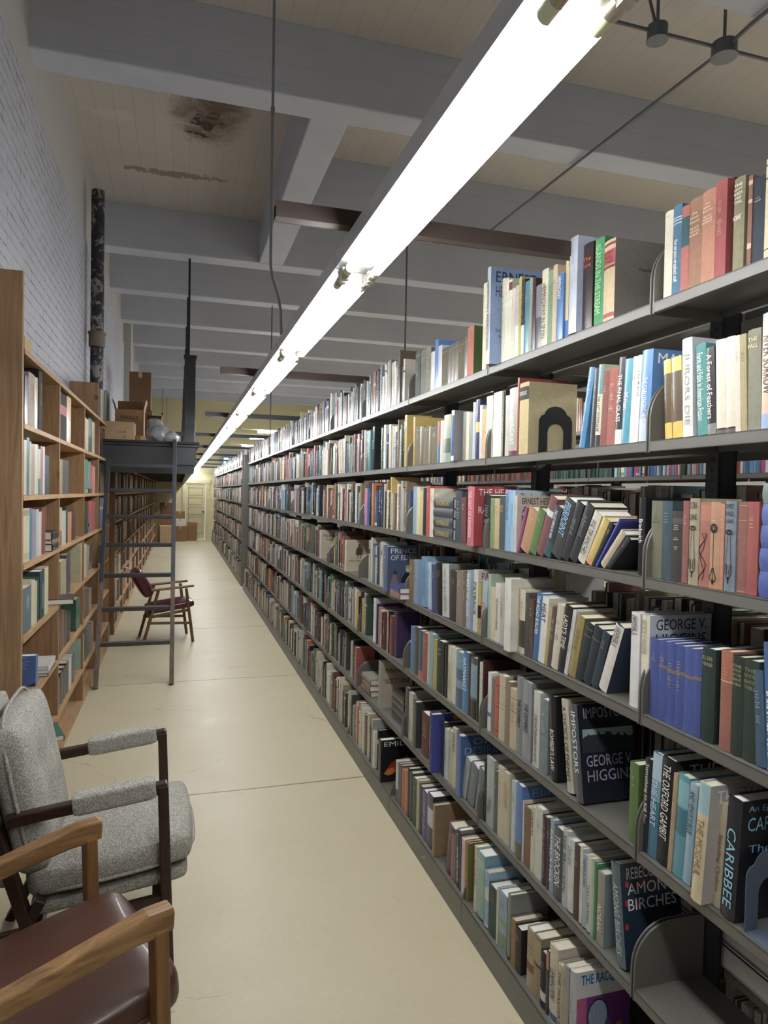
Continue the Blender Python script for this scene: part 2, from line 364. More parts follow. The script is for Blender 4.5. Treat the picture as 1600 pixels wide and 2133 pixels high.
# cream partition with the panelled door at the end of the aisle
PY = 23.6
dr = struct(MB().box(.225, .85, PY+.02, PY+.06, 0.01, 1.86).build('door_1', M['cream']))
pn = MB()
for z in (.18, .50, .82, 1.14, 1.46):
    for a, b, c, d in ((.31, .77, z, z+.02), (.31, .77, z+.24, z+.26), (.31, .33, z, z+.26), (.75, .77, z, z+.26)): pn.box(a, b, PY+.012, PY+.022, c, d)
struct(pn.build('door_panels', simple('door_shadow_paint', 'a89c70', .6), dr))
kb = MB().cyl((.80, PY+.0, .92), (.80, PY-.05, .92), .028, 10); kb.build('door_handle', M['black'], dr)
tr = MB().box(.12, .22, PY-.03, PY+.01, 0, 1.95).box(.86, .98, PY-.03, PY+.01, 0, 1.95).box(.08, 1.02, PY-.05, PY+.01, 1.88, 1.98)
struct(tr.build('trim_%d' % (k+1), M['cream']))
# ---------------------------------------------------------------- strip lights
def fixture(x, y0, z, L=1.22, first=None):
    t = thing('fluorescent_fixture', '', 'light', (x, y0, z))
    h = MB().prism([(-.062, .024), (-.062, .07), (-.052, .078), (.052, .078), (.062, .07), (.062, .024), (.03, .017), (-.03, .017)], .002, L-.002, 1)
    h.build('housing', M['fixture'], t)
    for s in (-.038, .038):
        MB().cyl((s, .085, 0.0), (s, L-.085, 0.0), .0128, 10, caps=False).build('tube', M['tube'], t)
        for a, b in ((.045, .085), (L-.085, L-.045)):
            e = MB().cyl((s, a, 0.0), (s, b, 0.0), .0129, 12).build('tube_end', M['tube_end'], t)
            c0, c1 = (a-.018, a+.008) if a < .5 else (b-.008, b+.018)
            MB().cyl((s, c0, 0), (s, c1, 0), .0136, 12).build('cap', M['cap'], e)
        for a in (.010, L-.027): MB().box(s-.010, s+.010, a, a+.017, -.014, .026).build('socket', M['socket'], t)
    return t
LZ, LX, LP = 2.235, .4875, 1.22
f0 = fixture(LX, .725-LP, LZ)
f0['label'] = 'nearest twin-tube strip light overhead, running out of the top of the picture'
words = ['first', 'second', 'third', 'fourth', 'fifth', 'sixth', 'seventh', 'eighth', 'ninth', 'tenth', 'eleventh', 'twelfth', 'thirteenth', 'fourteenth', 'fifteenth', 'sixteenth', 'seventeenth', 'eighteenth', 'nineteenth', 'twentieth', 'twenty-first', 'twenty-second', 'twenty-third', 'twenty-fourth', 'twenty-fifth', 'twenty-sixth', 'twenty-seventh', 'twenty-eighth', 'twenty-ninth', 'thirtieth']
f0['group'] = 'twin-tube strip lights over the aisle'
for i in range(1, 20):
    q = dup(f0, (LX, .725+LP*(i-1), LZ), label='%s twin-tube strip light from the viewer in the long lit line over the aisle' % words[i])
for j in range(1, 6):  # first row glimpsed through the shelves; unseen farther rows added to brighten the ceiling
    for i in range(0, 8):
        dup(f0, (LX+1.64*j, 1.2+2.44*i, LZ), label='strip light over the %s aisle beyond the stacks, in rows mostly added for room light' % words[j], group='strip lights over the hidden aisles')
# short fixtures far away, set across the room
def cross_light(x, y, z, w, lab):
    t = thing('ceiling_light', lab, 'light', (x, y, z), 0, 'short bare-tube lights under the cream ceiling')
    MB().box(-.35, w+.05, -.07, .07, .04, .11).build('housing', M['cream'], t)
    MB().cyl((0, 0, 0), (w, 0, 0), .03, 10).build('tube', M['tube'], t)
for (u, v, y, n) in ((537, 899, 15.3, 'nearest'), (520, 912, 17.3, 'middle'), (504, 929, 20.6, 'farthest')):
    p = on(1, u, v, y); cross_light(p.x, y, p.z, 1.2, '%s of the three short crosswise lights under the far cream ceiling' % n)
# support channels across the strip light
cxs = [.23]+[.232]*2+[-.25]*9
for i in range(9):
    y = 1.79+2.44*i; x0 = cxs[i]; z = LZ+.079
    o = MB(); o.box(x0, 9.2, y-.02, y+.02, z, z+.003).box(x0, 9.2, y-.021, y-.018, z, z+.041).box(x0, 9.2, y+.018, y+.021, z, z+.041)
    b = o.build('support_channel', M['rust'] if i < 2 else M['steel_dark'])
    tag(b, ['rust-stained steel channel crossing over the strip light nearest the viewer', 'second dull red steel channel crossing over the strip light'][i] if i < 2 else '%s dark channel from the viewer crossing over the strip light' % words[i], 'channel', 'channels carrying the strip lights')
    if i: MB().cyl((5.3, y, z), (5.3, y, ZS), .006, 6).cyl((x0+.1, y, z), (x0+.1, y, z+.02), .006, 6)
# hangers
cdt = MB().tube([(.378, 3.07, ZS), (.378, 3.07, 2.62), (.385, 3.07, 2.56), (.418, 3.07, 2.46), (.425, 3.07, 2.42), (.43, 3.07, 2.31)], .0065, 8)
o = cdt.build('conduit', M['galv']); tag(o, 'thin galvanised conduit dropping from the ceiling and bending onto the strip light', 'conduit')
MB().cyl((.378, 3.07, 3.30), (.378, 3.07, 3.265), .010, 8).build('coupling', M['galv'], o)
rd = on(1, 843, 515, 6.95); o = MB().cyl((rd.x, 6.87, ZB), (rd.x, 6.87, 2.29), .009, 6).build('hanger_rod', M['dark_galv']); tag(o, 'thin grey hanger rod right of the strip light, ending behind the top books', 'rod', 'thin hanger rods')
o = MB().cyl((1.32, 10.45, ZB), (1.32, 10.45, 2.35), .009, 6).build('hanger_rod', M['dark_galv']); tag(o, 'thinner farther hanger rod, close right of the strip light at mid aisle', 'rod', 'thin hanger rods')
# conduit run with junction boxes on the right
CX, CY, CZ = 3.20, 3.53, 4.40
o = MB().tube([(CX, CY, CZ), (3.15, 5.0, CZ), (3.10, 7.0, CZ)], .011, 8).build('conduit', M['dark_galv'])
tag(o, 'straight conduit running away under the beams from the right junction box', 'conduit')
MB().cyl((3.103, 6.9, CZ), (3.10, 7.0, CZ), .02, 8).build('end_fitting', M['dark_galv'], o)
o = MB().tube([(2.2, CY, CZ), (7, CY, CZ)], .011, 8).build('conduit', M['dark_galv']); tag(o, 'conduit crossing the ceiling bay through both junction boxes at top right', 'conduit')
o = MB().tube([(CX, CY, CZ), (3.18, 3.3, CZ), (3.15, 1.0, CZ-.01)], .013, 8).build('conduit', M['dark_galv']); tag(o, 'short thick conduit from the right junction box towards the viewer', 'conduit')
o = MB().tube([(2.71, CY, CZ), (2.72, 3.7, 4.90), (2.72, 5.0, 4.915)], .010, 8).build('conduit', M['dark_galv']); tag(o, 'conduit leaving the left junction box along the ceiling board', 'conduit')
for x, lab, rr in ((2.71, 'round steel junction box nearer the strip light, left of the pair', .06), (CX, 'larger round junction box hanging on a stub at the top right corner', .075)):
    b = MB().cyl((x, CY, CZ+.035), (x, CY, CZ-.045), rr, 16).build('junction_box', M['dark_galv']); tag(b, lab, 'junction box', 'ceiling junction boxes')
    MB().cyl((x, CY, CZ-.045), (x, CY, CZ-.052), rr+.004, 16).build('cover', M['dark_galv'], b)
    MB().cyl((x, CY, CZ+.03), (x, CY, ZS), .010, 8).build('stub', M['dark_galv'], b)
# drain pipe on the left wall
px = on(1, 203, 600, 7.65).x
t = thing('drain_pipe', 'tall peeling black and grey drain pipe standing against the white brick wall', 'pipe', (px, 7.65, 0))
MB().cyl((0, 0, .1), (0, 0, 4.66), .064, 20).build('pipe', M['pipe'], t)
zc = on(1, 205, 715, 7.65).z
hb = MB().cyl((0, 0, zc-.04), (0, 0, zc+.09), .08, 20).cyl((0, 0, zc+.09), (0, 0, zc+.11), .088, 20); hb.build('hub', simple('rusty_hub', '74675a', .6, 0, .35, 20), t)
MB().cyl((.0, 0, .12), (.10, -.02, .12), .085, 20).cyl((.10, -.02, .12), (.14, -.02, .12), .10, 20).build('floor_elbow', M['pipe'], t)
# ================================================================ GREY STEEL STACKS
LV = [.10, .40, .745, 1.085, 1.42, 1.752, 2.085]     # shelf tops
XF, XB, BAY, Y0 = 1.09, 1.03, .914, 2.325            # shelf lip, base front, bay length, a bay boundary
XC = 1.33                                              # middle of the double stack
def shelf_mb(mirror=False):
    m = MB(); a, b = 0.0, XC-.035-XF
    m.box(a, b, .004, BAY-.004, -.003, 0).box(a, a+.0015, .004, BAY-.004, -.026, 0).box(b-.002, b, .004, BAY-.004, -.02, 0).box(a, a+.012, .004, BAY-.004, -.026, -.0245)
    return m
def bracket_mb(y, dep, hgt):
    # D-shaped end plate: curved front edge, from shelf lip up to hgt
    m = MB(); pr = [(0, -.028), (dep, -.028), (dep, hgt)]
    r = min(.10, hgt-.02)
    for i in range(9):
        a = pi/2+(pi/2)*i/8; pr.append((r+r*cos(a)*1.0, hgt-r+r*sin(a)))
    m.prism(pr, y, y+.0016, 1)
    # rolled front edge
    edge = [(0, -.028)]+[(r+r*cos(pi-(pi/2)*i/8), hgt-r+r*sin(pi-(pi/2)*i/8)) for i in range(9)]+[(dep, hgt)]
    m.tube([(x+.002, y+.003, z) for x, z in edge], .0032, 6); return m
def make_bay(label, group, full=True):
    t = thing('steel_bookcase', label, 'bookcase', (0, 0, 0), 0, group)
    sh = {}
    for side in (0, 1):
        for k in range(1, 7):
            o = shelf_mb().build('shelf', M['steel'], t)
            o.location = (XF, 0, LV[k]) if side == 0 else (2*XC-XF, 0, LV[k])
            if side: o.scale = (-1, 1, 1)
            if side == 0:
                for y in (.004, BAY-.0075):
                    b = bracket_mb(y, XC-.035-XF, .155).build('end_bracket', M['steel'], o)
    bs = MB(); bs.box(XB, 2*XC-XB, .002, BAY-.002, .094, .10).box(XB, XB+.002, .002, BAY-.002, 0, .10).box(2*XC-XB-.002, 2*XC-XB, .002, BAY-.002, 0, .10)
    bs.build('base', M['steel'], t)
    for y in (.0, BAY-.0018): MB().prism([(XB+.002, .0), (XC, .0), (XC, .245), (XB+.14, .245), (XB+.09, .235), (XB+.045, .20), (XB+.012, .14), (XB+.002, .10)], y, y+.0016, 1).build('base_end_plate', M['steel'], t)
    u = MB()
    for y in (.022,):
        for x in (XC-.028, XC+.022): u.box(x, x+.006, y-.022, y+.022, .0, 2.21)
        u.box(XC-.028, XC+.028, y-.022, y-.019, 0, 2.21).box(XC-.028, XC+.028, y+.019, y+.022, 0, 2.21)
    u.build('upright', M['steel_dark'], t)
    sl = MB()
    for i in range(84): sl.box(XC-.0288, XC-.0278, .016, .028, .03+i*.0254, .03+i*.0254+.013)
    sl.build('slots', M['black'], t)
    MB().box(XC-.02, XC+.02, .0, BAY, 2.17, 2.21).build('top_rail', M['steel_dark'], t)
    return t
bay0 = make_bay('nearest grey steel bookcase, cut off by the right edge of the picture', 'grey steel bookcases along the aisle')
bay0.location = (0, Y0-2*BAY, 0)
NB = 10      # boundary index of the last near bay
for i in range(1, 12):
    dup(bay0, (0, Y0+(i-2)*BAY, 0), label='%s grey steel bookcase from the viewer in the right-hand stack' % words[i])
YN1 = Y0+10*BAY     # end of the first block
YN2 = 11.83         # start of the second block
for i in range(12):
    dup(bay0, (0, YN2+.03+i*BAY, 0), label='%s bookcase of the far block, beyond the panel with the row sign' % words[i], group='grey steel bookcases of the far block')
ep = MB().box(XB+.0, 2*XC-XB, -.03, 0, 0, 2.24); e = ep.build('end_panel', M['steel'], None, bevel=.004); e.location = (0, YN2+.02, 0)
tag(e, 'grey steel end panel with paper row signs closing the far block of stacks', 'panel')
for z, w, h, x in ((1.86, .17, .13, .10), (1.60, .12, .09, .06), (1.50, .06, .06, .10)):
    MB().box(XB+x, XB+x+w, -.033, -.0305, z, z+h).build('paper_sign', M['white'], e)
lettering('ROW', (XB+.18, -.0335, 1.94), (1, 0, 0), (0, 0, 1), .11, .045, '1a1a1a', e, 'sign_lettering')
lettering('C', (XB+.20, -.0335, 1.885), (1, 0, 0), (0, 0, 1), .03, .03, '6a6a6a', e, 'sign_lettering')
MB().box(XB, 2*XC-XB, YN1-.02, YN1+.0, 0, 2.22).build('end_panel', M['steel'])
o = bpy.data.objects['end_panel.001']; tag(o, 'plain end panel at the far end of the near block, edge-on', 'panel')
# second stack across the next aisle, seen through the gaps
for i in range(9):
    dup(bay0, (1.64, Y0-.914+i*BAY, 0), label='steel bookcase of the next row, glimpsed through the gaps above the books', group='steel bookcases of the second row')
import re
# ================================================================ BOOKS
BM = {'cloth': M['cloth'], 'jacket': M['jacket']}
def shade(c, k): return tuple(min(1, x*k) for x in c[:3])+(1,)
def book_geo(mb, pg, w, h, d, col, bands=(), cover=None, bulge=None, mat=None, hard=True, pcol=None):
    """Upright book. Spine towards -x at x=0, fore-edge at x=d, width w along y, height h; right board at y=-w/2."""
    bt = min(.0028, w*.16); bl = min(.004, w*.14) if bulge is None else bulge
    n = 5 if w > .012 else 3
    outer = [(bl*(1-sin(pi*i/(n-1))), w/2-w*i/(n-1)) for i in range(n)]
    zs = sorted(set([0.0, 1.0]+[z for b in bands for z in b[:2]]))
    def bc(z):
        c = col
        for z0, z1, hc in bands:
            if z0 <= z <= z1: c = hc
        return c
    cc = cover or col
    for a, b in zip(zs[:-1], zs[1:]):
        c = bc((a+b)/2); vs = [(x, y, zz*h) for zz in (a, b) for x, y in outer]
        mb.add(vs, [(i, i+1, n+i+1, n+i) for i in range(n-1)], c, mat, w > .02)
    # boards
    x0 = outer[0][0]
    for y0, y1, out in ((w/2-bt, w/2, 1), (-w/2, -w/2+bt, 0)):
        mb.box(x0, d, y0, y1, 0, h, cc, mat)
    # spine thickness (inner face and rims)
    vs = [(x, y, z) for z in (0, h) for x, y in outer+[(x0+.003, -w/2), (x0+.003, w/2)]]; m = n+2
    mb.add(vs, [tuple(range(m)), tuple(range(2*m-1, m-1, -1)), (n, n+1, m+n+1, m+n)], shade(cc, .9), mat)
    e = .0035 if hard else .0003; i0 = .0008
    pg.box(x0+.003, d-e, -w/2+bt+i0*.2, w/2-bt-i0*.2, e*.8, h-e, pcol, mat)
HUES = [('dark red', '6a2226'), ('bright red', 'c03030'), ('brick red', 'a2503f'), ('pink', 'd090a0'), ('orange', 'c8662c'), ('tan', 'b48f60'), ('light brown', '9a7a58'), ('brown', '6a4832'), ('dark brown', '3e2e25'),
        ('cream', 'ded3b2'), ('white', 'ecebe8'), ('yellow', 'd9b544'), ('olive', '7f7848'), ('pale green', 'a3bba8'), ('green', '4f8048'), ('dark green', '2a3c2e'), ('teal', '37868f'), ('light blue', '96b6cc'), ('blue', '3877b5'), ('deep blue', '24409a'),
        ('navy', '27344a'), ('purple', '5a3f88'), ('plum', '4a2236'), ('pale grey', 'c4c6c6'), ('grey', '8b8c8c'), ('charcoal', '3b3c3e'), ('charcoal', '2e2f33'), ('black', '1c1c1e'), ('black', '232428'), ('khaki', '9a8c64'), ('grey green', '74786a'), ('slate blue', '5d738c')]
def cname(hx):
    a = [int(hx[i:i+2], 16) for i in (0, 2, 4)]
    return min(HUES, key=lambda q: sum((x-int(q[1][i*2:i*2+2], 16))**2 for i, x in enumerate(a)))[0]
LVN = {6: 'top shelf', 5: 'second shelf down', 4: 'third shelf down', 3: 'fourth shelf down', 2: 'fifth shelf down', 1: 'sixth shelf down', 0: 'bottom shelf'}
BOOKS = []          # collected first, the 300 largest become objects
def W5(i): return words[i-1] if i <= len(words) else str(i)
def parse_row(where, shelfname, X, Zs, x, text, side=1, fixed=None, gap=.0005):
    """one shelf row. text lines: right-pixel top-pixel colour options"""
    idx = 0
    for ln in text.strip().splitlines():
        ln = ln.strip()
        if not ln or ln[0] == '#': continue
        orn = None; title = author = cov = None; lean = 0; p = 0; cover = None; dep = None; bands = []; tc = 'f2efe4'; hz = False; cc = 'f2efe4'; mt = 'cloth'; bot = None; h = None; desc = None; hard = True; tz = None
        tk = re.findall(r'[A-Z]="[^"]*"|\S+', ln); x1 = float(tk[0]); top = float(tk[1]); hexc = tk[2]; x0 = x
        for o in tk[3:]:
            k, _, v = o.partition('=')
            if k == 'x0': x0 = float(v)
            elif k == 'l': lean = float(v)
            elif k == 'p': p = float(v)
            elif k == 'c': cover = v
            elif k == 'd': dep = float(v)
            elif k == 'j': mt = 'jacket'
            elif k == 's': hard = False; mt = 'jacket'
            elif k == 'b':
                a, b_, c_ = v.split(':'); bands.append((float(a), float(b_), lin(c_)))
            elif k == 't': tc = v
            elif k == 'k': cc = v
            elif k == 'H': hz = True
            elif k == 'orn': orn = v
            elif k == 'z': tz = tuple(float(q) for q in v.split(':'))
            elif k == 'T': title = v.strip('"')
            elif k == 'A': author = v.strip('"')
            elif k == 'C': cov = v.strip('"')
            elif k == 'D': desc = v.strip('"')
        x = x1; idx += 1
        Xs = X-p*side
        ya, yb = solve_y(x0, Xs, Zs), solve_y(x1, Xs, Zs); w = abs(ya-yb)
        yc = (ya+yb)/2; zt = solve_z(top, Xs, yc); h = (zt-Zs)
        ar = abs(x1-x0)*abs(h)*1425/max(yc, .5)
        if lean:
            w = w*cos(R(lean)); h = h/cos(R(lean)) - (w*tan(R(abs(lean))) if abs(lean) > 15 else 0)
        BOOKS.append(dict(X=Xs, Z=Zs, ya=ya, yb=yb, w=max(w-gap, .004), h=h, lean=lean, col=hexc, cover=cover, dep=dep, bands=bands, title=title, author=author, cov=cov, tc=tc, cc=cc, hz=hz, mt=mt, desc=desc, orn=orn, tz=tz,
                          where=where, shelf=shelfname, idx=idx, side=side, hard=hard, area=ar+(2000 if cov else 0)))
NBY, SBY, TBY = 'nearest bay', 'second bay', 'third bay'
XSP = 1.103; XS0 = 1.045
def row(bay, lv, xstart, txt): parse_row({'A': NBY, 'B': SBY, 'C': TBY, 'D': 'fourth bay', 'E': 'fifth bay', 'F': 'sixth bay'}[bay], LVN[lv], XSP if lv else XS0, LV[lv]+.001, xstart, txt)
row('A', 6, 1378.5, '''1395.6 440 e3d9bd t=4a3a2a H= z=.93:.95 A="BLASKO"
1413.5 427 3f7390 b=.855:.865:dfe6e6 b=.825:.835:dfe6e6 b=.79:.80:dfe6e6 z=.15:.62 T="the serpent-wreathed staff"
1430 429 b35a48 b=.53:.87:2f5c63
1456 413 9c6b4a t=e6cfa8 H= z=.62:.86 T="the|Silver|Sword" A="ALICE|TISDALE|HOBART"
1483.5 396 b87654 t=f0dcc0 H= z=.68:.88 T="the|Silver|Sword" A="ALICE|TISDALE|HOBART"
1507 376 a23a34
1522 372 5a1218 p=-.03
1544.6 369 8c8560 H= z=.55:.94 T="THE|peacock|SHEDS|HIS|TAIL" A="HOBART"
1553 371 3a322c p=-.01
1562 366 8f5a48 b=.9:.95:d9b8a0 b=.7:.74:d9b8a0 b=.2:.26:d9b8a0
1587 369 2e3844
1612 326 d9cb9c b=.93:.945:222222 b=.80:.815:222222 t=3a3228 b=.10:.11:222222''')
row('B', 6, 1002, '''1010 590 e8dfb6
1017 557 c3cbd6 p=.045 c=8aa6d8 d=.20 j= t=2a2a33 A="HEMINGWAY REDISCOVERED" k=1f2c4a C="^ERNEST|^HEMINGWAY||||_ROBERTO|_SOTOLONGO|_NORBERTO"
1048 580 e5dfc2 x0=1041 t=6a6250
1055 580 ece6c8
1062 583 e9e4c8 b=.87:.97:7c2a28
1069 601 dcd8c0
1077 595 d8b9b8 b=.0:.45:ebe4dc
1082 577 b4c24a
1089 582 4a2230 b=0:.4:e2dcd8
1099 586 2a8a98 j=
1105 579 a3a39b
1112 580 3a1a1e t=d03030 j=
1124 594 8a8590 b=0:.5:303034 j=
1137 561 e4dcba t=1c1c1c z=.12:.82 A="HEMINGWAY IN SPAIN"
1147 564 7f9f7a
1156 552 d8bd96
1169 571 2277bd p=.01 c=2a7ac0 z=.62:.96 j= A="HEMINGWAY"
1181 534 ddc78d x0=1174 b=0:.22:3a66b0 t=b08a40
1197 494 c9cede p=.02 j= c=b9c4e0
1209 519 2f7f90 j= t=cfe4e4 z=.1:.7 T="HADLEY"
1230 507 3b2826 j= t=d8704a H= z=.70:.86 T="The|Enduring"
1253 496 3c9a58 x0=1234 t=a8d8a0 z=.14:.92 c=2f8548 T="ISLANDS IN THE STREAM"
1276 500 d4b98c b=.93:.965:8c3030 b=.70:.88:c04444 b=.655:.69:8c3030 b=.06:.11:b04040 c=847c72 t=4a1818 H= z=.71:.87 T="FOR WHOM|THE BELL|TOLLS" d=.19 k=1c1a18 C="~signature"''')
row('A', 5, 1383, '''1398 748 e2b92c l=-4 b=.2:.82:5c4a30 t=d8c070 j=
1420 742 e2b92c x0=1399 l=-4 t=d8c070 b=.2:.82:5c4a30 j=
1441 703 e6e4da l=-3 c=d6d8dc t=9a968c z=.12:.85 j= T="JURORS DIE"
1472 715 45928c x0=1451 l=-4 z=.16:.9 T="Form and Fable in American Fiction"
1490 722 26221f l=-4 z=.18:.92 j= T="A Forest of Feathers" b=0:.12:8a8680
1510 706 e0d5b8 l=-3 j= b=0:.035:6a5a50 b=.035:.055:2a2420 t=3a3028
1531 700 ddd3bb l=-3 j= b=0:.035:6a5a50 b=.035:.055:2a2420
1542 697 e0cbb4 l=-3 t=b88a7a
1555 694 a8986a l=-3 t=5a5030
1582 684 85836b l=-2 t=d8c890 H= z=.8:.93 T="THE|FALL"
1612 649 8fa9cf l=-1 j= b=.13:.96:dcb28d t=3a3a44 z=.3:.8 T="RIVER SORROW"''')
row('B', 5, 1024, '''1041 817 f0eee0 j= c=e6e0a0 t=5a6a8a p=.01
1049 814 22242c j= t=e8e8ea z=.1:.8 A="HEMINGWAY"
1057 824 c9c9ba j=
1074 808 b6ab98 j= t=f4f2ec b=0:.07:6a2424 z=.16:.62 A="HEMINGWAY"
1078 787 8e2f2b p=-.004 d=.19 c=8e2f2b
1097 797 c4ae72 c=b09f6e d=.185 b=.76:.94:3c3836 t=c8c0a8 H= z=.78:.92 A="HEMINGWAY"
1215 772 2f7fb0 x0=1203 l=11 j= t=d8e8f0 d=.15
1236 770 3a3a3a x0=1226 l=4 j=
1247 761 d9d5b0 l=3 j= b=.64:1:5a8a88 b=0:.14:3a3a3c t=3a3a34 z=.18:.62 T="THE LAST STUDEBAKER"
1259 774 8c4438 l=3
1277 769 a2503f l=3
1291 746 3a3a3c l=3 j= b=0:.17:e4e2d8 z=.26:.8 T="THE FINAL GLASS"
1307 749 3a9bb0 l=2.5 j= z=.4:.6 T="Miriam"
1319 744 e2e0d6 x0=1308 l=2.5 j= t=4a4a48
1327 741 efe3dc l=2.5 j= t=1f1f20 z=.5:.85 T="Lily & Joel"
1349 730 3f88c6 l=2 j= p=.006 c=3f7fc0 b=0:.25:bcd4e8 k=f4f6fa C="^MAX H|^THE" z=.15:.7 T="THE CHALLENGING HEIGHTS"''')
row('A', 4, 1351, '''1374 1043 747258 t=4a4a38
1394 1043 3c4f5a b=.76:.98:335460 t=7a9aa0
1417 1064 3b3733 b=.82:.9:554e48
1430 1043 8f4a3e
1450 1038 a39778 orn=stem p=.006 t=1a1a18 H= z=.72:.985 T="DORA|DEANE" D="tan book with black stem ornament lettered Dora Deane"
1473 1046 a5604a orn=vine p=.003 b=.78:.97:b46a4a t=e0b08a
1494 1046 b5845a orn=ring p=.004
1504 1049 bf7a55
1526.6 1044 75808c orn=stem p=.006 t=1a1c20 H= z=.74:.985 T="TEMPEST|AND|SUNSHINE"
1549 1046 8c5646 b=.8:.805:d0b070 b=.96:.965:d0b070 b=.02:.025:d0b070
1573 1045 9c4034''')
row('B', 4, 1018, '''1027 1037 7e9460
1037 1038 c4a773
1049 1035 45504c
1060 1020 7fb0d4 j= t=2a4a70 z=.5:.95 T="THE IRON STALLIONS"
1069 1022 9fc3dc j= c=b9c6ce t=2f5a88 k=2a3440 C="^The Iron Stallions" d=.19
1074 1032 cfc3b4 s= c=cfc3b4 k=1c1a18 C="^ERNEST HEBERT|^A LITTLE|^MORE THAN" d=.17
1080 1057 9c3a78 x0=1075 l=20 d=.13
1098 1052 b3834f x0=1079 l=23 d=.14
1113 1055 5a7a36 l=22.5 d=.13
1128 1029 7d4343 l=24 b=.68:.78:d6dee0 d=.15
1143 1048 3b4a50 l=22.5 b=.0:.3:3a6068 j= z=.36:.92 T="THE LAST SPRING IN PARIS"
1164 1032 4a4a48 l=24 j= t=8fc0e0 z=.38:.94 T="PIERPOINT"
1180 1040 3c3c3e l=25 j= t=b8b8b4
1197 1043 3c3c3e l=27.4 j= t=b8b8b4
1214 1060 ded9c4 l=29.5 j= t=1a1a1a A="WALTER WINCHELL"
1229 1072 d9b956 l=32 j= t=8a4a30 b=0:.12:e0a060
1237 1084 222328 l=35 d=.12
1243 1077 2233a8 x0=1239 l=37 j= d=.12
1257 1098 c9b797 l=42.5 j=
1268 1120 2c3233 l=46
1339 1036 1c1c1e x0=1326 s= c=1a1c24 d=.19 z=.42:.72 T="Bradovich"''')
row('A', 3, 1349, '''1367 1331 2f4796 t=c09a70
1384 1335 2f4796 b=.66:.70:8a7050
1400.5 1339 2f4796 b=.63:.67:8a7050
1419 1345 2d4594 b=.65:.69:8a7050
1440 1350 324a9a b=.64:.68:8a7050
1455.6 1356 2c4492 b=.66:.70:8a7050
1483 1351 24382f t=a8a078 H= z=.80:.93 T="ELSIE|VENNER"
1518 1356 a05a42 x0=1494 b=.70:1:b06038 b=.69:.70:e0c090
1542 1368 28382c t=a8a078 H= z=.70:.93 T="THE|AUTOCRAT|OF THE|BREAKFAST|TABLE"
1572 1376 2e3b2e t=8a8a68 H= z=.70:.93 T="THE|POET AT THE|BREAKFAST|TABLE"
1594 1401 3d5a74 l=-5 t=a8b8c4
1628 1345 1f5c9e l=-4 j= z=.1:.62 T="BASIL STREET BLUES"''')
row('B', 3, 1013, '''1019 1196 a9bfa8 j=
1028.5 1223 cfc39c
1038 1215 dcd5c4 t=2a2a2a z=.2:.75 T="THE WALK INTO MORNING"
1047 1217 c2b8ae
1060 1205 ece8da p=.03 j= c=ece8da k=5a5a54 C="||a||J|H" t=8a8a84
1078 1225 c4a566 x0=1072
1090 1228 d9d0b4 j= b=.1:.52:4a463c t=5a5448
1098 1236 555049
1107 1248 5f4a3c
1118 1234 2a6ea8 l=6 j= z=.38:.96 T="THE ROAD BUILDER"
1131 1243 ece9e0 l=6 j= t=1c1c1c z=.62:.9 T="HEAT"
1137.5 1260 b9a05a l=8
1145 1263 5c504c l=9 t=e0d8c8
1158.5 1257 d5cbae l=9 t=4a3a2a
1173 1260 33312f l=10 j= z=.35:.85 T="LADY'S TIME"
1180 1268 e4e2dc l=12 j= t=1a1a1a z=.1:.9
1195 1281 a08a48 l=13.5 t=4a4020
1211 1288 283338 x0=1196 l=15.5 b=.78:.79:a08a58 b=.9:.91:a08a58
1227 1295 2a353b l=16.5 b=.78:.79:a08a58
1242.5 1306 313d48 l=17.5
1260 1287 efe6da l=20.5 j= c=2c3a50 t=1a1a1a z=.68:.97 A="GEORGE V.|HIGGINS" k=d8dce0 C="||||VIC"
1326 1276 f0ece6 x0=1308 j= t=1a1a1a z=.76:.97 A="GEORGE V.|HIGGINS"
1346 1281 ece3c4 x0=1330 j= c=c7cedd t=8a8068 z=.6:.95 A="GEORGE V. HIGGINS" k=16181e C="^GEORGE V.|^HIGGINS" d=.19''')
row('A', 2, 1332, '''1345 1578 2f3136 l=2.5 j= z=.3:.95 T="Something to Kill For"
1363.6 1566 3f7f98 l=3 j= b=.75:1:b9d4e4 b=.55:.75:80aec4 t=c8dce4 z=.3:.75 T="THE HEART"
1388 1576 232326 l=3.5 j= z=.24:.94 T="THE OXFORD GAMBIT" k=d0d0d0 C="^THE"
1396.6 1607 b89f76 l=3.5
1419 1612 5aa3b0 l=3.5 j= b=.7:.95:8ac4c8 b=.42:.68:3a8090
1435 1628 9dc0d0 l=4 j= t=1c2a30 z=.5:.93 T="AND VENUS IS BLUE"
1457 1626 e3cfa0 p=.03 l=4 j= c=d0c8c4 b=.75:1:a8d0d4 t=8a6a48 z=.22:.7 T="THE MOGHUL" k=f0f4fa C="^THOMAS|^THE"
1497 1667 cdbf9a x0=1481 l=3.5 j= t=5a4a38 z=.15:.7 T="Standing Orders"
1526 1658 2d2f36 l=3 p=.01 j= c=23252c t=9ad0e0 z=.1:.75 T="CARIBBEE" k=8cc8ee C="An Epic Novel|^CARIBBEE||Thomas"''')
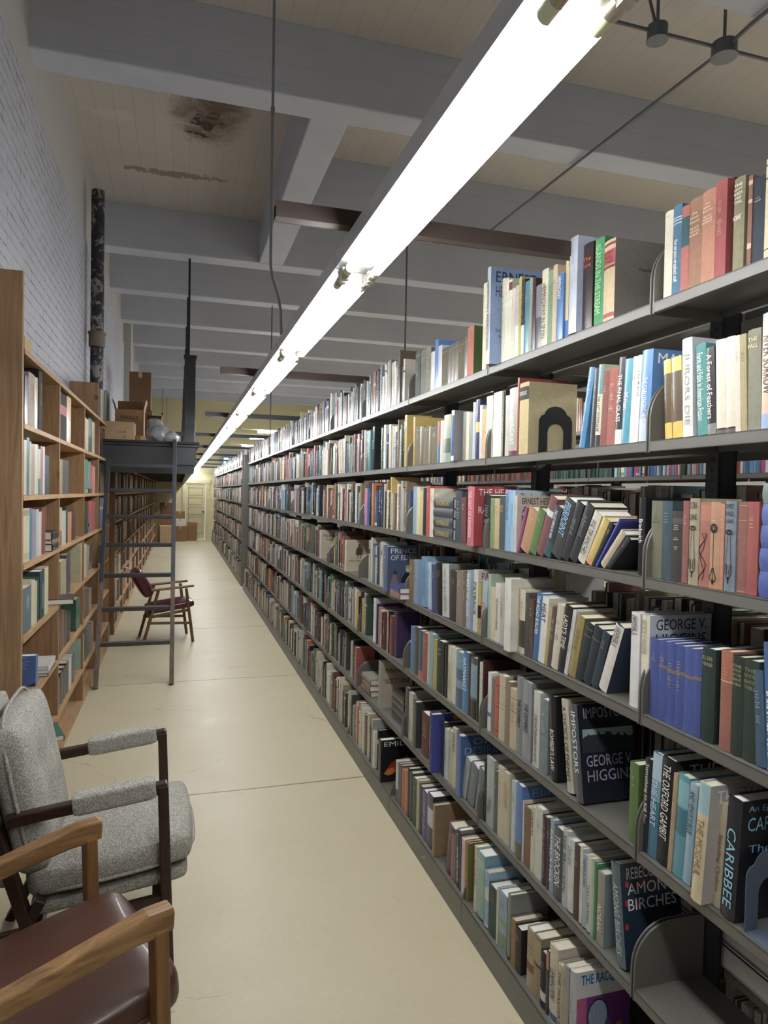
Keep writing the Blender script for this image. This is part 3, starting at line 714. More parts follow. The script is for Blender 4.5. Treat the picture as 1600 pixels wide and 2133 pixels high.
row('B', 2, 1012.6, '''1020 1401 e9e7e6 j= b=.25:.32:3a78c0
1028 1413 8f7562
1035 1410 b5552a b=.86:.87:3a2018 b=.1:.11:3a2018 b=.5:.51:3a2018
1048 1407 ccbc98 x0=1036 b=.55:.56:a08a60 b=.48:.49:a08a60
1059 1419 94806c
1072 1435 ccb88c b=.62:.63:6a5a40 t=3a3020 b=.84:.85:6a5a40
1085 1411 8d9094 j= t=1c1c20 z=.35:.72 T="THE DOMINO"
1102 1420 989b9e j= t=1c1c20 z=.35:.72 T="THE DOMINO"
1120 1441 d8d8c4 x0=1107 j= t=1f3a58 z=.06:.7 T="CHRYSANTHEMUM IN THE SNOW"
1137 1457 7f8c8c x0=1121 c=7a8686 t=c8d0cc
1159 1455 1d1e22 x0=1145 l=-5 j= c=15161a z=.12:.6 T="BOMBER'S LAW"
1194 1468 cfc5ac x0=1180 l=-10 j= t=1c1a1c z=.12:.92 T="A CHOICE OF ENEMIES"
1214 1479 5a5c60 x0=1199 l=-10 j= c=1c2230 p=.01 t=e8ecf0 z=.3:.92 T="IMPOSTORS" k=a8a4b8 C="^IMPOSTORS|%photo|@.52|^GEORGE V.|^HIGGINS" d=.19
1324 1590 5e7f35 x0=1306 c=55752f d=.15''')
row('B', 1, 1005, '''1010 1585 26262a t=e0e0e0
1025 1579 a9b8b0 j= t=4a5a58 z=.2:.4 T="Mirage"
1033.5 1606 6b6a64
1044 1597 d5c9a8
1057 1609 cfc3a0 t=9a8a68 z=.5:.85 T="LOTUS LAND"
1061 1613 b5a88a
1070 1627 c9d6d4 j= t=3a4a50
1083 1635 4a7bbd j= c=3f78c4 k=8ab0dc C="^Elin" p=.006 b=.0:.22:6a6038
1088 1666 e6dfd8 x0=1084
1102 1682 8a6a48 
1110 1680 e0d5bc j= t=2a2a28 z=.55:.92 T="SWEETS"
1125 1682 d5dbc8 j=
1135.5 1701 3a2440 j= t=d8c8d8 z=.1:.9
1142 1707 5a4436
1150 1707 8fb0bc j= t=e8f0f0 A="PAMELA HILL"
1168 1726 4f5560 j= z=.2:.9 T="THE BROCKEN"
1178 1730 c4cec8 j= t=2a3438 z=.2:.95 T="THE BROCKEN"
1191 1749 dbe0da j= t=5a6a68 z=.65:.9 T="Daneclere" b=0:.02:3a3028
1203 1760 5f4a3c
1210 1767 e2ddc4 x0=1204 j= t=2a2a28 b=0:.02:2a2420
1219 1780 a3bfcc j= t=3a5a78 b=0:.02:2a2420 z=.55:.95 A="PAMELA HILL"
1228 1787 e0dcc0 j= t=4a4438 b=0:.02:2a2420 z=.12:.65 T="TSAR'S WOMAN"
1233.5 1796 b0c8c0 j=
1239 1799 3f8a48 j=
1254 1817 a39a8c j= c=8aa0a8 z=.2:.55 t=e8e4d8 T="NORAH"
1302 1815 5f7078 x0=1283 l=-8.5 j= c=1f3a52 t=b8c0c4 z=.12:.8 T="AMONG BIRCHES" k=eceef0 C="^REBECCA HILL|^AMONG|^BIRCHES|%leaves" d=.185''')
row('B', 0, 984.5, '''990 1763 d8cfae j= t=2a2a24 z=.4:.8 T="BLUE ROSE"
1005 1777 93b8a8 j= c=7fb0c0 b=0:.03:2a2c2c b=.8:.81:d0e0d8 b=.84:.85:d0e0d8 b=.88:.89:d0e0d8
1014.5 1815 8fb2cf x0=1006 j= b=.02:.07:e0e0dc b=.5:.75:dcdcd4 b=0:.02:202020
1031.5 1848 47584c x0=1015 
1035.5 1850 d8d4c0
1052 1861 86aac4 j= b=.05:.3:7a9468 b=.45:.55:8aa070
1060 1863 8a8c88 x0=1054 j= b=0:.05:202020
1070 1915 9a7a48 x0=1061
1082 1933 4a3d30 c=201d1c
1108 1936 b3a07a x0=1094 b=.3:.45:8c5038 b=.62:.63:8a7450 b=.7:.71:8a7450
1122 1950 9c8a64 b=.6:.94:b09c70 b=.53:.56:2a2220
1134 1985 262c38 b=.14:.3:d8d8d4
1140 1981 30262a b=.72:1:c8742c s=
1157 1971 d6cdb8 j= t=3a3a38 z=.3:.7 T="GENERATION" b=.03:.12:3a5a8a
1168 2009 c9b890 x0=1158 j= t=3a2e1c z=.1:.9 T="THE MASTER'S"
1180 2012 a39f98 j= t=2a2a2a
1193 2022 b9bcc0 x0=1182 j= c=f0f2f4 k=1f6fb4 C="!THE RACQUET|%racquet" d=.18''')
row('C', 6, 863, '''873 733 4d5a50 b=.9:.91:b0b0a0
884 730 77756c x0=874
895 725 84806e
903 733 d8d8d0 j=
910 708 2f6cb8 j= c=3a78c4
918 720 c8ccd0 j=
930 725 675d48 b=.88:.89:b8a878 b=.05:.055:b8a878
937 722 655b46 b=.88:.89:b8a878
944 716 695f4a b=.88:.89:b8a878
952 712 675d48 b=.88:.89:b8a878
964 709 63593f b=.88:.89:b8a878
970.6 702 675d48 b=.88:.89:b8a878
984 681 b5603f c=4a6a28 d=.16 p=.005''')
row('C', 5, 863, '''872.5 888 6f6448 b=.9:.91:b8a878
880 888 6d6246
891 888 70654a b=.9:.91:b8a878
898 887 6f6448
909 887 6b6044
915 878 a04a48 b=0:.45:3a6aa8 j=
922 876 cfc8a8 j=
936 864 8fa58c j= b=.2:.5:4a5a4a b=.75:1:a8a878
943 855 dfe3ea x0=937 p=.03 j= c=8a8888 b=.1:.9:2f4f88
968 858 8a8a80 x0=961 j= t=c03030
974 858 e6d9b0
982 860 9aa098 j=
987.6 838 b9c4cc j=
996 832 1f2c52 j= b=.45:.62:d8b040
1002 844 cfd0cc j=
1009.5 852 d9a862
1022.6 825 e6e2c8 j= t=8a8a70''')
row('C', 4, 858, '''865 1013 8fb0c0 j=
872 1014 dcd8b8 j= t=2a2a2a
878.5 1022 d9c274 j= t=2a2a20
885.5 1016 2f3540 j= t=e8e8e8
893 1012 c03a38 j= t=f0e0e0
901 1017 d8cdb0
959 1023 39434f x0=946 c=333c48
968.7 1036 6f2f28 l=-2
984 1013 d0566a x0=971 p=.04 j= c=b02028 t=f4d8dc z=.15:.92 T="THE HEAT OF RAMADAN" k=f0e4e4 C="^THE HEAT|^OF|^RAMADAN||Steven" d=.18
1015 1033 25272a x0=999 l=8 t=c8c8c8''')
row('C', 3, 850, '''860 1166 7a6034
868.6 1168 7f9cb8 j=
877 1168 5f88b0 l=-3 j=
890 1161 6f9cc0 l=-4 j= t=1f3f70 z=.2:.9
897.6 1172 a8c4d4 l=-4 j=
907 1178 2c3f70 l=-4
920 1174 202226 l=-4 j= t=c8a040
934 1176 d0d0cc l=-3.5 j= c=9a9a98 t=1c1c1c z=.1:.9
948 1188 3a2c24 t=c87a48 x0=935
960.6 1189 8a7a68 
969 1190 6b6458
977 1188 a9b4bc j= t=f4f4f4 z=.2:.95 T="THERE'S NO ESCAPE"
982.7 1188 7f97ac j=
992 1187 ddd6cc j= c=ddd6cc k=5a2c20 C="^PAYBACK" t=1c1c1c z=.25:.8 T="PAYBACK"
999 1213 b5a03c j= b=.3:.55:2a2a20
1009.5 1210 a9bccb l=3 j= t=c03030 z=.2:.6 T="GAILY"''')
row('C', 2, 853, '''860 1305 3f7fb8 j= 
869.5 1306 5a5048 j=
877.7 1313 2f6278 b=0:.15:c8603c j=
888 1318 a04c38
892 1316 c8c4a8
899 1320 8fb4c0 j=
907.5 1332 b0a040 x0=900
920 1335 2d3d2c
924 1340 1e1e20 j= t=e8e8e8 z=.1:.9
930 1343 2a2a2c j=
939.5 1347 d6d0b4 j= t=8a8468 z=.2:.7 T="CASTLE OF DOVES"
947 1350 e0dcc4 j=
961 1358 6fa0b0 j= b=0:.35:2f5f88 b=.5:.7:3a6a90
971.5 1358 3a7cb0 j= z=.35:.9 t=e8f0f4 T="HAYMARKET"
977 1362 4a4c50
990.7 1371 50585c j= b=0:.3:202226 b=.35:.9:7fa0b0 t=e8ead8 z=.35:.88
995 1367 1c2a28 j= t=e8f0ec z=.2:.95 
1002 1380 d0cbb0
1006 1376 4a1c22 j=''')
row('C', 1, 842, '''849 1432 35383c
857 1443 c9c4b0 j= t=3a3a34 z=.2:.7
864 1461 5a5c60 x0=858 j= c=4a4c50 p=.01 k=e8e8e8 C="||THE|CON" d=.17
890 1486 6f3a2a x0=876
897 1487 16247a x0=891 p=.04 j= c=1c34a0 D="bright blue book face out with orange and green lettering strokes" C="%shapes" d=.18
923 1504 2a2a2e x0=917 j= t=e8e8e8 z=.1:.95
931 1519 c4d0d4 j=
939.5 1522 c4bea0
947 1516 d6cdb0 j= t=2a2a28 z=.6:.9 T="DOUBLE"
956 1531 3f6ea8 p=.015 j= c=3a62a0 k=a8b8cc C="^OF|^DESIRE" d=.18
968 1575 9aa8a0 x0=958 l=14 j=
984 1590 6b7680 x0=970 l=14 j=
997 1597 5f7880 x0=986 l=12 j=''')
row('C', 0, 822, '''827 1585 d8d4d0 b=0:.3:7a4830
831 1590 3f6a88
835 1594 6a5038
841 1603 c0452c
846 1604 d0702c
851 1600 1c1c1e j=
857 1609 2a3028 j=
865 1621 5a6a50
870 1625 c0b89a
877 1637 3a2e2e
887.5 1649 5a3f88 j= t=e0d8f0 z=.25:.8
898.5 1655 3c4250 j= b=.4:.75:c8ccd0
903 1676 a3865a c=a3865a d=.17 p=.01
937 1714 4a1f40 x0=926 l=9 j= c=8a6a80
943 1735 a85a50
949 1738 3f6070
955 1728 20221f j= c=8a8c80 t=e0e0d0 z=.1:.7 T="ALONG WITH YOUTH" k=2a2c24 C="^ALONG WITH YOUTH"
958 1742 5a2a2a
965 1748 d8d0d8
969 1752 c08030
973 1756 7a7030''')
# faces turned out and other large single books farther along
row('D', 3, 796, '''805 1137 5a6f90 j= c=4a5f80 p=.03 d=.18 t=d0d8e0 k=dfe3e8 C="^PRINCE|^OF EDEN|%figure" D="dark blue book face out showing a standing man and woman"''')
row('D', 1, 786, '''793 1378 8a8f88 j= c=c0b09a k=141414 d=.19 C="|^MANHATTAN|.|^NOCTURNE" D="book face out lettered Manhattan Nocturne above a pile"''')
row('E', 0, 786, '''791 1540 2a2e36 j= c=14161e p=.02 k=d8dce0 d=.18 C="^EMILY|%fire" D="black book face out lettered Emily over flames"''')
row('E', 3, 716, '''720 1125 d8d0b4 j= c=d0c6a6 p=.02 d=.17 k=2a2018 C="%coat|@.62|the mission" D="cream book face out with a dark coat drawing"''')
row('F', 3, 664, '''668 1104 d0c8b0 j= c=cfc4aa d=.17 k=1a1a1a C="|^Heartland|^Light" D="cream book face out lettered Heartland Light"''')
row('E', 4, 758, '''763 1017 d070a0 j= c=1f7fd0 p=.01 d=.18 D="bright blue book with a pink spine standing out of its row"''')
# left wooden bookcase rows (spines face the aisle from the other side)
XL = -.682; LL = [2.235, 1.90, 1.575, 1.26, .925, .60, .27, .03]
LN = ['on top of', 'top row of', 'second row of', 'third row of', 'fourth row of', 'fifth row of', 'sixth row of']
def lrow(k, xstart, txt): parse_row('near pine bookcase', LN[k], XL, LL[k]+.001, xstart, txt, side=-1)
lrow(1, 53, '''61 784 23303a
73.7 779 b8a898
80 787 cdb083
89 774 22252c x0=81.5
125 836 e0dcd6 x0=121.5 c=e0dcd6 d=.23 C="%arrow" D="white slip-case with a black arrow shape"
140 822 2e2a28 x0=127 b=.55:.75:c87878
149 828 d9a850 b=.0:.5:e0cfa0
180.6 870 c99a3c x0=176.5
185 874 e0d4b0
192.6 873 4a6a64
198 880 d8c8a0
208 893 e4e0d8 x0=206
217 894 4a1c22
225 897 3e1a20''')
lrow(0, 208, '''211 812 6a4838
214 812 a8b8a8
218.6 814 7fa890
222 815 3a6a68
225 815 24304a
228.5 817 1c2440
231 821 c8c8c4''')
lrow(2, 51.5, '''57 917 d8c8a8
63 912 4f7f88
66 920 c8d0c0
74 925 b8a07a
81 926 e4e4dc j= t=6a8aa0
86 936 d8d8b0 b=0:.35:2f8a5a
91 930 b87888
94.5 931 e6e2de
104 949 3a5060 c=34485a
131.5 957 b09a58 x0=126
144 959 55585a
176 955 e0dcc8 x0=174
184 957 4fa070 j=
190 962 8a9aa0
193 968 c04048
199 972 e08070
213 966 3a5a4a x0=209
217 968 4a3a34''')
lrow(3, 50, '''63 1059 d0c4a0 b=.86:.97:a89c74 b=.04:.16:c0b080
68 1059 3f84a8
71.6 1060 9a90b8
77 1061 a8a098
82 1061 c8d4dc
88 1066 e4dcc8
96 1057 8f3838
130 1057 dcc8a8 x0=126 b=0:.4:b0701c
138.5 1064 d8d8d0
142 1056 2f4a3a
150 1066 d8905c
158 1063 5a2a20
183.5 1046 1f4a34 x0=178
192 1044 b83c44 x0=185
199 1045 b03840
217 1037 4a64a8 x0=208 b=.6:.7:d8dce4''')
lrow(4, 48, '''66.7 1222 5a7078 t=e8ece8 c=d8ccb0
74 1208 e0d8b8
78.7 1210 d8d0a8
82 1202 2a5a44
94 1188 24484c x0=84 t=d8e0e0 z=.2:.8
102 1181 e4dcb4 t=1c1c1c z=.2:.95
126 1177 6a3a2c x0=120
139 1167 a89e7a x0=127
148 1154 4a4450
173 1130 c8c4a0 x0=169
177 1132 c8a030
181 1133 d8ccb0
187 1136 a0a098
192.6 1139 4f1c24
221 1132 5a6860 x0=210''')
lrow(5, 76, '''81 1363 2f68b0 x0=76 c=2a62b0 d=.22 k=c8dcf0 C="%bluecover" j= D="tall blue paperback standing face out behind the grey chair"
128 1270 3a3028 x0=120 l=-3
134 1273 8a4a34 l=-4
140 1274 4f4638 l=-6
147 1276 221f1c l=-8
167 1246 2f6a50 x0=159 c=2a644a d=.2
176 1228 6a4438 x0=170
181 1226 5a5a48
186 1224 7a3a34
191 1226 8a8a70 l=-4''')
lrow(6, 118, '''126 1413 1f2c50 x0=119
132 1400 22252a l=-3
138 1390 1e1f22 l=-3
144 1380 282a2c l=-3
150 1368 e0dcd4
156 1365 2a3c64 l=-3
176 1325 a8c8b8 x0=169
185.6 1303 1f3a40
190 1300 6a4030
195 1296 70303a l=-3''')
# ---------------------------------------------------------------- build the listed books
def brow_where(b):
    if b['side'] == -1: return b['where']
    i = int((min(b['ya'], b['yb'])-.497+.02)/.914)+1
    return ['nearest', 'second', 'third', 'fourth', 'fifth', 'sixth', 'seventh'][i-1]+' steel bookcase'
def marks(mb, w, h, z0, z1, col, rg, mat=None, scale=1.0):
    z = z0*h
    while z < z1*h-.004:
        dz = rg.uniform(.0015, .0035)*scale; ww = rg.uniform(.08, .28)*w
        mb.add([(-.0005, -ww, z), (-.0005, ww, z), (-.0005, ww, z+dz), (-.0005, -ww, z+dz)], [(0, 1, 2, 3)], col, mat); z += dz+rg.uniform(.0015, .005)*scale
        if rg.random() < .12: z += .012
def cover_art(b, root, d, h, w, fs, kind):
    """drawn shapes on the visible board; fs = +1 for the right-hand stack, -1 for books turned the other way"""
    y = -w/2*fs-.0006*fs
    def q(name, pts, col):
        m = MB(); n = len(pts); m.add([(px*d, y, pz*h) for px, pz in pts], [tuple(range(n))])
        y2 = y-.0002*fs; o = m.build(name, ink(col), root); return o
    def ell(cx, cz, rx, rz, n=28, a0=0): return [(cx+rx*cos(a0+2*pi*i/n), cz+rz*sin(a0+2*pi*i/n)) for i in range(n)]
    def lift(o, k): o.location.y = -.0003*k*fs; return o
    if kind == 'photo':
        q('cover_picture', [(.08, .50), (.96, .50), (.96, .74), (.08, .74)], '98a8a8')
        pts = [(.08, .50), (.96, .50), (.96, .66)]; rg = random.Random(3); x = .90
        while x > .12:
            t = .66+.02*sin(x*5)+rg.choice([0, .0, .012, .03]); pts += [(x+.03, t), (x, t)]; x -= .035
        pts += [(.08, .65)]; lift(q('cover_picture', pts, '2c3236'), 1)
    elif kind == 'racquet':
        q('cover_picture', [(.05, .0), (1, .0), (1, .66), (.05, .66)], '7a4088')
        lift(q('cover_picture', [(.05, .0), (.22, .0), (.22, .66), (.05, .66)], 'c0648c'), 1)
        lift(q('cover_picture', ell(.42, .40, .19, .23), '2a3450'), 2); lift(q('cover_picture', ell(.42, .40, .165, .20), 'b0bcd0'), 3)
        m = MB()
        for i in range(-6, 7):
            c = sqrt(max(0, 1-(i/7.)**2)); m.add([((.42+.165*i/7-.002)*d, y-.0012, (.40-.2*c)*h), ((.42+.165*i/7+.002)*d, y-.0012, (.40-.2*c)*h), ((.42+.165*i/7+.002)*d, y-.0012, (.40+.2*c)*h), ((.42+.165*i/7-.002)*d, y-.0012, (.40+.2*c)*h)], [(0, 1, 2, 3)])
            m.add([((.42-.165*c)*d, y-.0012, (.40+.2*i/7-.0015)*h), ((.42+.165*c)*d, y-.0012, (.40+.2*i/7-.0015)*h), ((.42+.165*c)*d, y-.0012, (.40+.2*i/7+.0015)*h), ((.42-.165*c)*d, y-.0012, (.40+.2*i/7+.0015)*h)], [(0, 1, 2, 3)])
        m.build('cover_picture', ink('4a5a80'), root)
        lift(q('cover_picture', [(.39, .0), (.45, .0), (.44, .17), (.40, .17)], '2a3450'), 2); lift(q('cover_picture', ell(.80, .22, .06, .05), 'b89850'), 3)
    elif kind == 'figure':
        q('cover_picture', [(.42, .02), (.92, .02), (.88, .30), (.76, .42), (.58, .42), (.46, .30)], '1a1e28'); lift(q('cover_picture', ell(.67, .50, .075, .07), 'c8b8a4'), 1); lift(q('cover_picture', ell(.67, .545, .08, .04), 'b09a6c'), 2)
        lift(q('cover_picture', [(.10, .05), (.32, .05), (.36, .22), (.28, .40), (.20, .40), (.14, .25)], '8a6a70'), 1); lift(q('cover_picture', ell(.26, .43, .05, .045), '3a2c28'), 2)
    elif kind == 'fire':
        q('cover_picture', [(.2, .30), (.35, .46), (.5, .52), (.62, .46), (.8, .60), (.97, .50), (.97, .30), (.7, .26), (.5, .20), (.3, .24)], '8c2c1c')
        lift(q('cover_picture', [(.12, .20), (.22, .30), (.40, .34), (.46, .26), (.40, .18), (.26, .15)], 'd08038'), 1); lift(q('cover_picture', [(.55, .30), (.66, .42), (.80, .44), (.72, .30)], 'c04020'), 2)
    elif kind == 'coat':
        q('cover_picture', [(.44, .52), (.56, .52), (.68, .54), (.70, .68), (.62, .80), (.50, .80), (.42, .70), (.40, .56)], '4a382c'); lift(q('cover_picture', ell(.55, .84, .05, .035), '2c221c'), 1)
        lift(q('cover_picture', [(.48, .42), (.51, .42), (.51, .53), (.48, .53)], '2c221c'), 1); lift(q('cover_picture', [(.58, .42), (.61, .42), (.61, .53), (.58, .53)], '2c221c'), 1)
    elif kind == 'shapes':
        q('cover_picture', [(.55, .98), (.75, .92), (.72, .84), (.45, .76), (.35, .80), (.58, .86)], 'e08c34'); lift(q('cover_picture', [(.80, .92), (.92, .90), (.90, .60), (.80, .66)], 'e08c34'), 1)
        o = ell(.62, .22, .30, .14); q('cover_picture', o, '48b088'); lift(q('cover_picture', ell(.66, .22, .18, .085), '1c34a0'), 1); lift(q('cover_picture', [(.62, .05), (.74, .05), (.80, .24), (.68, .24)], '48b088'), 2)
    elif kind == 'leaves':
        m = MB()
        for cx, cz, a in ((.12, .80, .5), (.52, .97, -.4), (.86, .93, .8), (.10, .62, .2), (.40, .80, 1.0), (.30, .58, .1), (.08, .40, .4), (.90, .66, .6), (.20, .20, 0)):
            pts = [(0, .04), (.035, .0), (0, -.04), (-.035, 0)]; m.add([((cx+px*cos(a)-pz*sin(a))*d, y+.0003*fs, (cz+px*sin(a)+pz*cos(a))*h) for px, pz in pts], [(0, 1, 2, 3)])
        m.build('cover_picture', ink('c03a48'), root)
    elif kind == 'arrow':
        pts = [(.14, .78), (.98, .58), (.98, .42), (.14, .24)]
        m = MB(); m.add([(px*d, y, pz*h) for px, pz in pts], [(0, 1, 2, 3)]); m.build('cover_picture', ink('141414'), root)
    elif kind == 'bluecover':
        m = MB(); m.add([(px*d, y, pz*h) for px, pz in [(1, .45), (.52, .38), (.88, .02), (1, .02)]], [(0, 1, 2, 3)]); m.add([(px*d, y, pz*h) for px, pz in [(.03, .12), (.2, .02), (.03, .02)]], [(0, 1, 2)]); m.build('cover_picture', ink('1a1c20'), root)
        m = MB()
        for i, (a, c) in enumerate(((.30, .9), (.5, .95), (.25, .8), (.4, .75), (.3, .95), (.45, .9), (.35, .7))): m.add([(px*d, y, (.93-i*.055+dz)*h) for px, dz in ((a*.6, 0), (c, 0), (c, .012), (a*.6, .012))], [(0, 1, 2, 3)])
        m.build('cover_lettering', ink('a8c4e4'), root)
def build_book(b):
    rg = random.Random(int(b['ya']*1e4)+b['idx'])
    s = b['side']; w, h = b['w'], max(.12, min(b['h'], .36)); d = b['dep'] or min(.185 if s == 1 else .22, max(.11, h*.66+rg.uniform(-.01, .01)))
    if s == 1: d = min(d, XC-.04-b['X']-.0)
    root = bpy.data.objects.new('book', None)
    col = lin(b['col']); cov = lin(b['cover']) if b['cover'] else None
    mb, pg = MB(), MB()
    book_geo(mb, pg, w, h, d, col, b['bands'], cov, hard=b['hard'])
    th = False
    if not b['title'] and not b['author'] and not (b['bands'] and rg.random() < .6) and w > .009:
        c2 = lin(b['tc']) if b['tc'] != 'f2efe4' else (lin('c8b890') if sum(col[:3]) < .9 else shade(col, .35))
        zz = b['tz'] or ((.72, .86) if rg.random() < .6 else (.45, .82)); c2 = tuple(c2[i]*.5+col[i]*.5 for i in range(3))+(1,); marks(mb, w, h, zz[0], zz[1], c2, rg)
    root = mb.build('book', BM[b['mt']], None, True)
    p = pg.build('page_block', M['pages_w'] if rg.random() < .45 else M['pages'], root)
    lean = R(b['lean']); Y = (b['ya']+b['yb'])/2
    rot = Matrix.Rotation(lean, 3, 'X')
    if abs(lean) < 1e-6: off = Vector((0, 0, 0))
    else:
        sg = -1 if lean > 0 else 1
        Y = min(b['ya'], b['yb']) if lean > 0 else max(b['ya'], b['yb'])
        off = -(rot @ Vector((0, sg*w/2, 0)))
    root.location = Vector((b['X'], Y, b['Z']))+off
    root.rotation_euler = (lean, 0, 0)
    if s == -1:
        root.rotation_euler = (Matrix.Rotation(lean, 3, 'X') @ Matrix.Rotation(pi, 3, 'Z')).to_euler()
    # lettering on the spine
    items = []
    if b['title']: items.append(b['title'])
    if b['author']: items.append(b['author'])
    z0, z1 = b['tz'] or (.14, .86)
    ex = -.0007
    if b['hz']:
        zz = [(z0, z1)] if len(items) == 1 else [(z0+(z1-z0)*.42, z1), (z0-.18*(z1-z0), z0+(z1-z0)*.30)]
        for it, (a, c) in zip(items, zz):
            L = it.split('|'); n = len(L); sl = (c-a)*h/n
            for i, l in enumerate(L):
                lettering(l, (ex, 0, (c*h-sl*(i+.5))), (0, -1, 0), (0, 0, 1), w*.78, sl*.62, b['tc'], root)
    elif items:
        segs = [(z0, z1)] if len(items) == 1 else [(z0+(z1-z0)*.4, z1), (z0, z0+(z1-z0)*.36)]
        for it, (a, c) in zip(items, segs):
            L = it.split('|'); n = len(L)
            for i, l in enumerate(L):
                yy = (w*.66)*((n-1)/2-i)/n
                lettering(l, (ex, -yy, (a+c)/2*h), (0, 0, -1), (0, -1, 0), (c-a)*h, w*(.60 if n == 1 else .34), b['tc'], root, bold=.0)
    if b['orn']:
        m = MB(); e = -.0006; t = .0006
        def ln(pts, t=t):
            for (a, za), (c, zc_) in zip(pts[:-1], pts[1:]):
                q = Vector((0, c-a, zc_-za)); n_ = Vector((0, -q.z, q.y)).normalized()*t
                m.add([(e, a+n_.y, za+n_.z), (e, a-n_.y, za-n_.z), (e, c-n_.y, zc_-n_.z), (e, c+n_.y, zc_+n_.z)], [(0, 1, 2, 3)])
        cv = lambda cy, cz, ry, rz, a0, a1, n=14: [(cy+ry*cos(a0+(a1-a0)*i/n), cz+rz*sin(a0+(a1-a0)*i/n)) for i in range(n+1)]
        ck = w*.30
        if b['orn'] == 'stem':
            ln(cv(0, h*.66, ck, h*.022, 0, 2*pi), .0012); ln(cv(0, h*.65, ck*.5, h*.02, 0, pi), .0012)
            for s_ in (-1, 1):
                ln([(s_*ck*.35, h*.64), (s_*ck*.8, h*.30)]); ln([(s_*ck*.9, h*.31), (s_*ck*.9, h*.20), (s_*ck*.15, h*.14)], .0010); ln([(s_*ck*.4, h*.30), (s_*ck*.3, h*.19)], .0009)
            ln([(0, h*.16), (0, h*.09)], .0016)
        elif b['orn'] == 'ring':
            ln(cv(0, h*.70, ck*1.1, ck*1.1, 0, 2*pi, 20), .0009); ln(cv(0, h*.70, ck*.8, ck*.8, 0, 2*pi, 20), .0012)
            for i in range(5): ln(cv(0, h*.70, ck*(.2+.1*i), ck*.6, 1.25*i, 1.25*i+.9, 6), .0012)
            ln([(0, h*.66), (0, h*.12)])
            for s_ in (-1, 1): ln([(s_*ck*.15, h*.24)]+cv(0, h*.13, s_*ck, h*.05, pi/2*.6, -pi/2, 8), .0011)
            ln([(0, h*.12), (0, h*.05)], .0018)
        else:
            for s_, p0 in ((1, 0), (-1, pi), (.6, pi/2)): ln([(s_*ck*cos(p0+i*.5), h*(.08+.028*i)) for i in range(21)], .0009)
        m.build('spine_ornament', ink('1c1614'), root)
    if b['cov']:
        cur = .035
        for l in b['cov'].split('|'):
            yb = -w/2*s-.0006*s
            if l.startswith('%'): cover_art(b, root, d, h, w, s, l[1:]); continue
            if l == '~signature':
                o = lettering('Ernest Hemingway', (d*.62, -w/2-.0006, h*.64), (cos(-.06), 0, sin(-.06)), (.35, 0, 1), d*.40, .012, b['cc'], root, 'signature'); continue
            if l in ('', '.'): cur += .08; continue
            if l[0] == '@': cur = float(l[1:]); continue
            big = l[0] in '^!'; small = l[0] == '_'; tx = l.lstrip('^_!'); hh = .125 if big else (.035 if small else .07)
            if big and len(tx) < 4: hh = .12
            if l[0] == '!': hh = .17
            lettering(tx, (d*.52, yb, h*(1-cur-hh/2)), (1, 0, 0), (0, 0, 1), d*(.80 if len(tx) > 3 else .5), hh*h*.9, b['cc'], root, 'cover_lettering', bold=.02 if l[0] == '!' else 0.0); cur += hh+.025
    return root
def ordinal_label(b, cnt):
    s = ordinal_label0(b, cnt)
    for a, c in ((' from the left', ' from left'), ('from left, ', 'on '), ('steel bookcase', 'bookcase'), (' shelf down', ' shelf'), ('tall ', ''), ('slim ', '')):
        if len(s.split()) > 16: s = s.replace(a, c)
    return s
def ordinal_label0(b, cnt):
    cn = b['desc'] or None
    thick = 'thick ' if b['w'] > .045 else ('slim ' if b['w'] < .016 else ''); tall = 'tall ' if b['h'] > .27 else ('small ' if b['h'] < .19 else '')
    adj = thick or tall; lean = 'leaning ' if abs(b['lean']) > 8 else ''
    base = cn or (lean+adj+cname(b['col'])+' book')
    wh = brow_where(b)
    if b['title'] and not cn and not TITLES.get(b['title'].upper(), 0) > 1:
        return '%s titled %s, %s, %s' % (base, b['title'].replace('|', ' ').title(), b['shelf'] if b['side'] == 1 else b['shelf'], wh)
    if cn: return '%s, %s, %s' % (base, b['shelf'], wh)
    if b['side'] == -1: return '%s, %s from the left, %s %s' % (base, W5(b['idx']), b['shelf'], wh)
    return '%s, %s from left, %s, %s' % (base, W5(b['idx']), b['shelf'], wh)
TITLES = {}
for b in BOOKS:
    if b['title']: TITLES[b['title'].upper()] = TITLES.get(b['title'].upper(), 0)+1
LYING = []        # lying books are made below and counted with the rest
N_LYING = 34
order = sorted(BOOKS, key=lambda b: -b['area'])
keep = set(id(b) for b in order[:300-N_LYING])
SM = MB()          # everything past the 300 largest: one object
for b in BOOKS:
    if id(b) in keep:
        o = build_book(b); tag(o, ordinal_label(b, 0), 'book', 'books on the %s of the %s' % (b['shelf'], brow_where(b)) if b['side'] == 1 else 'books in the near pine bookcase')
    else:
        lean = R(b['lean']); h = max(.12, min(b['h'], .34)); d = b['dep'] or .15
        Y = (b['ya']+b['yb'])/2; off = Matrix.Identity(4)
        mt = Matrix.Translation((b['X'], Y, b['Z']+(sin(abs(lean))*b['w']/2))) @ Matrix.Rotation(lean, 4, 'X')
        if b['side'] == -1: mt = mt @ Matrix.Rotation(pi, 4, 'Z')
        book_geo(SM, SM, b['w'], h, d, lin(b['col']), b['bands'], lin(b['cover']) if b['cover'] else None, mat=mt, pcol=lin('d6cdb6'))
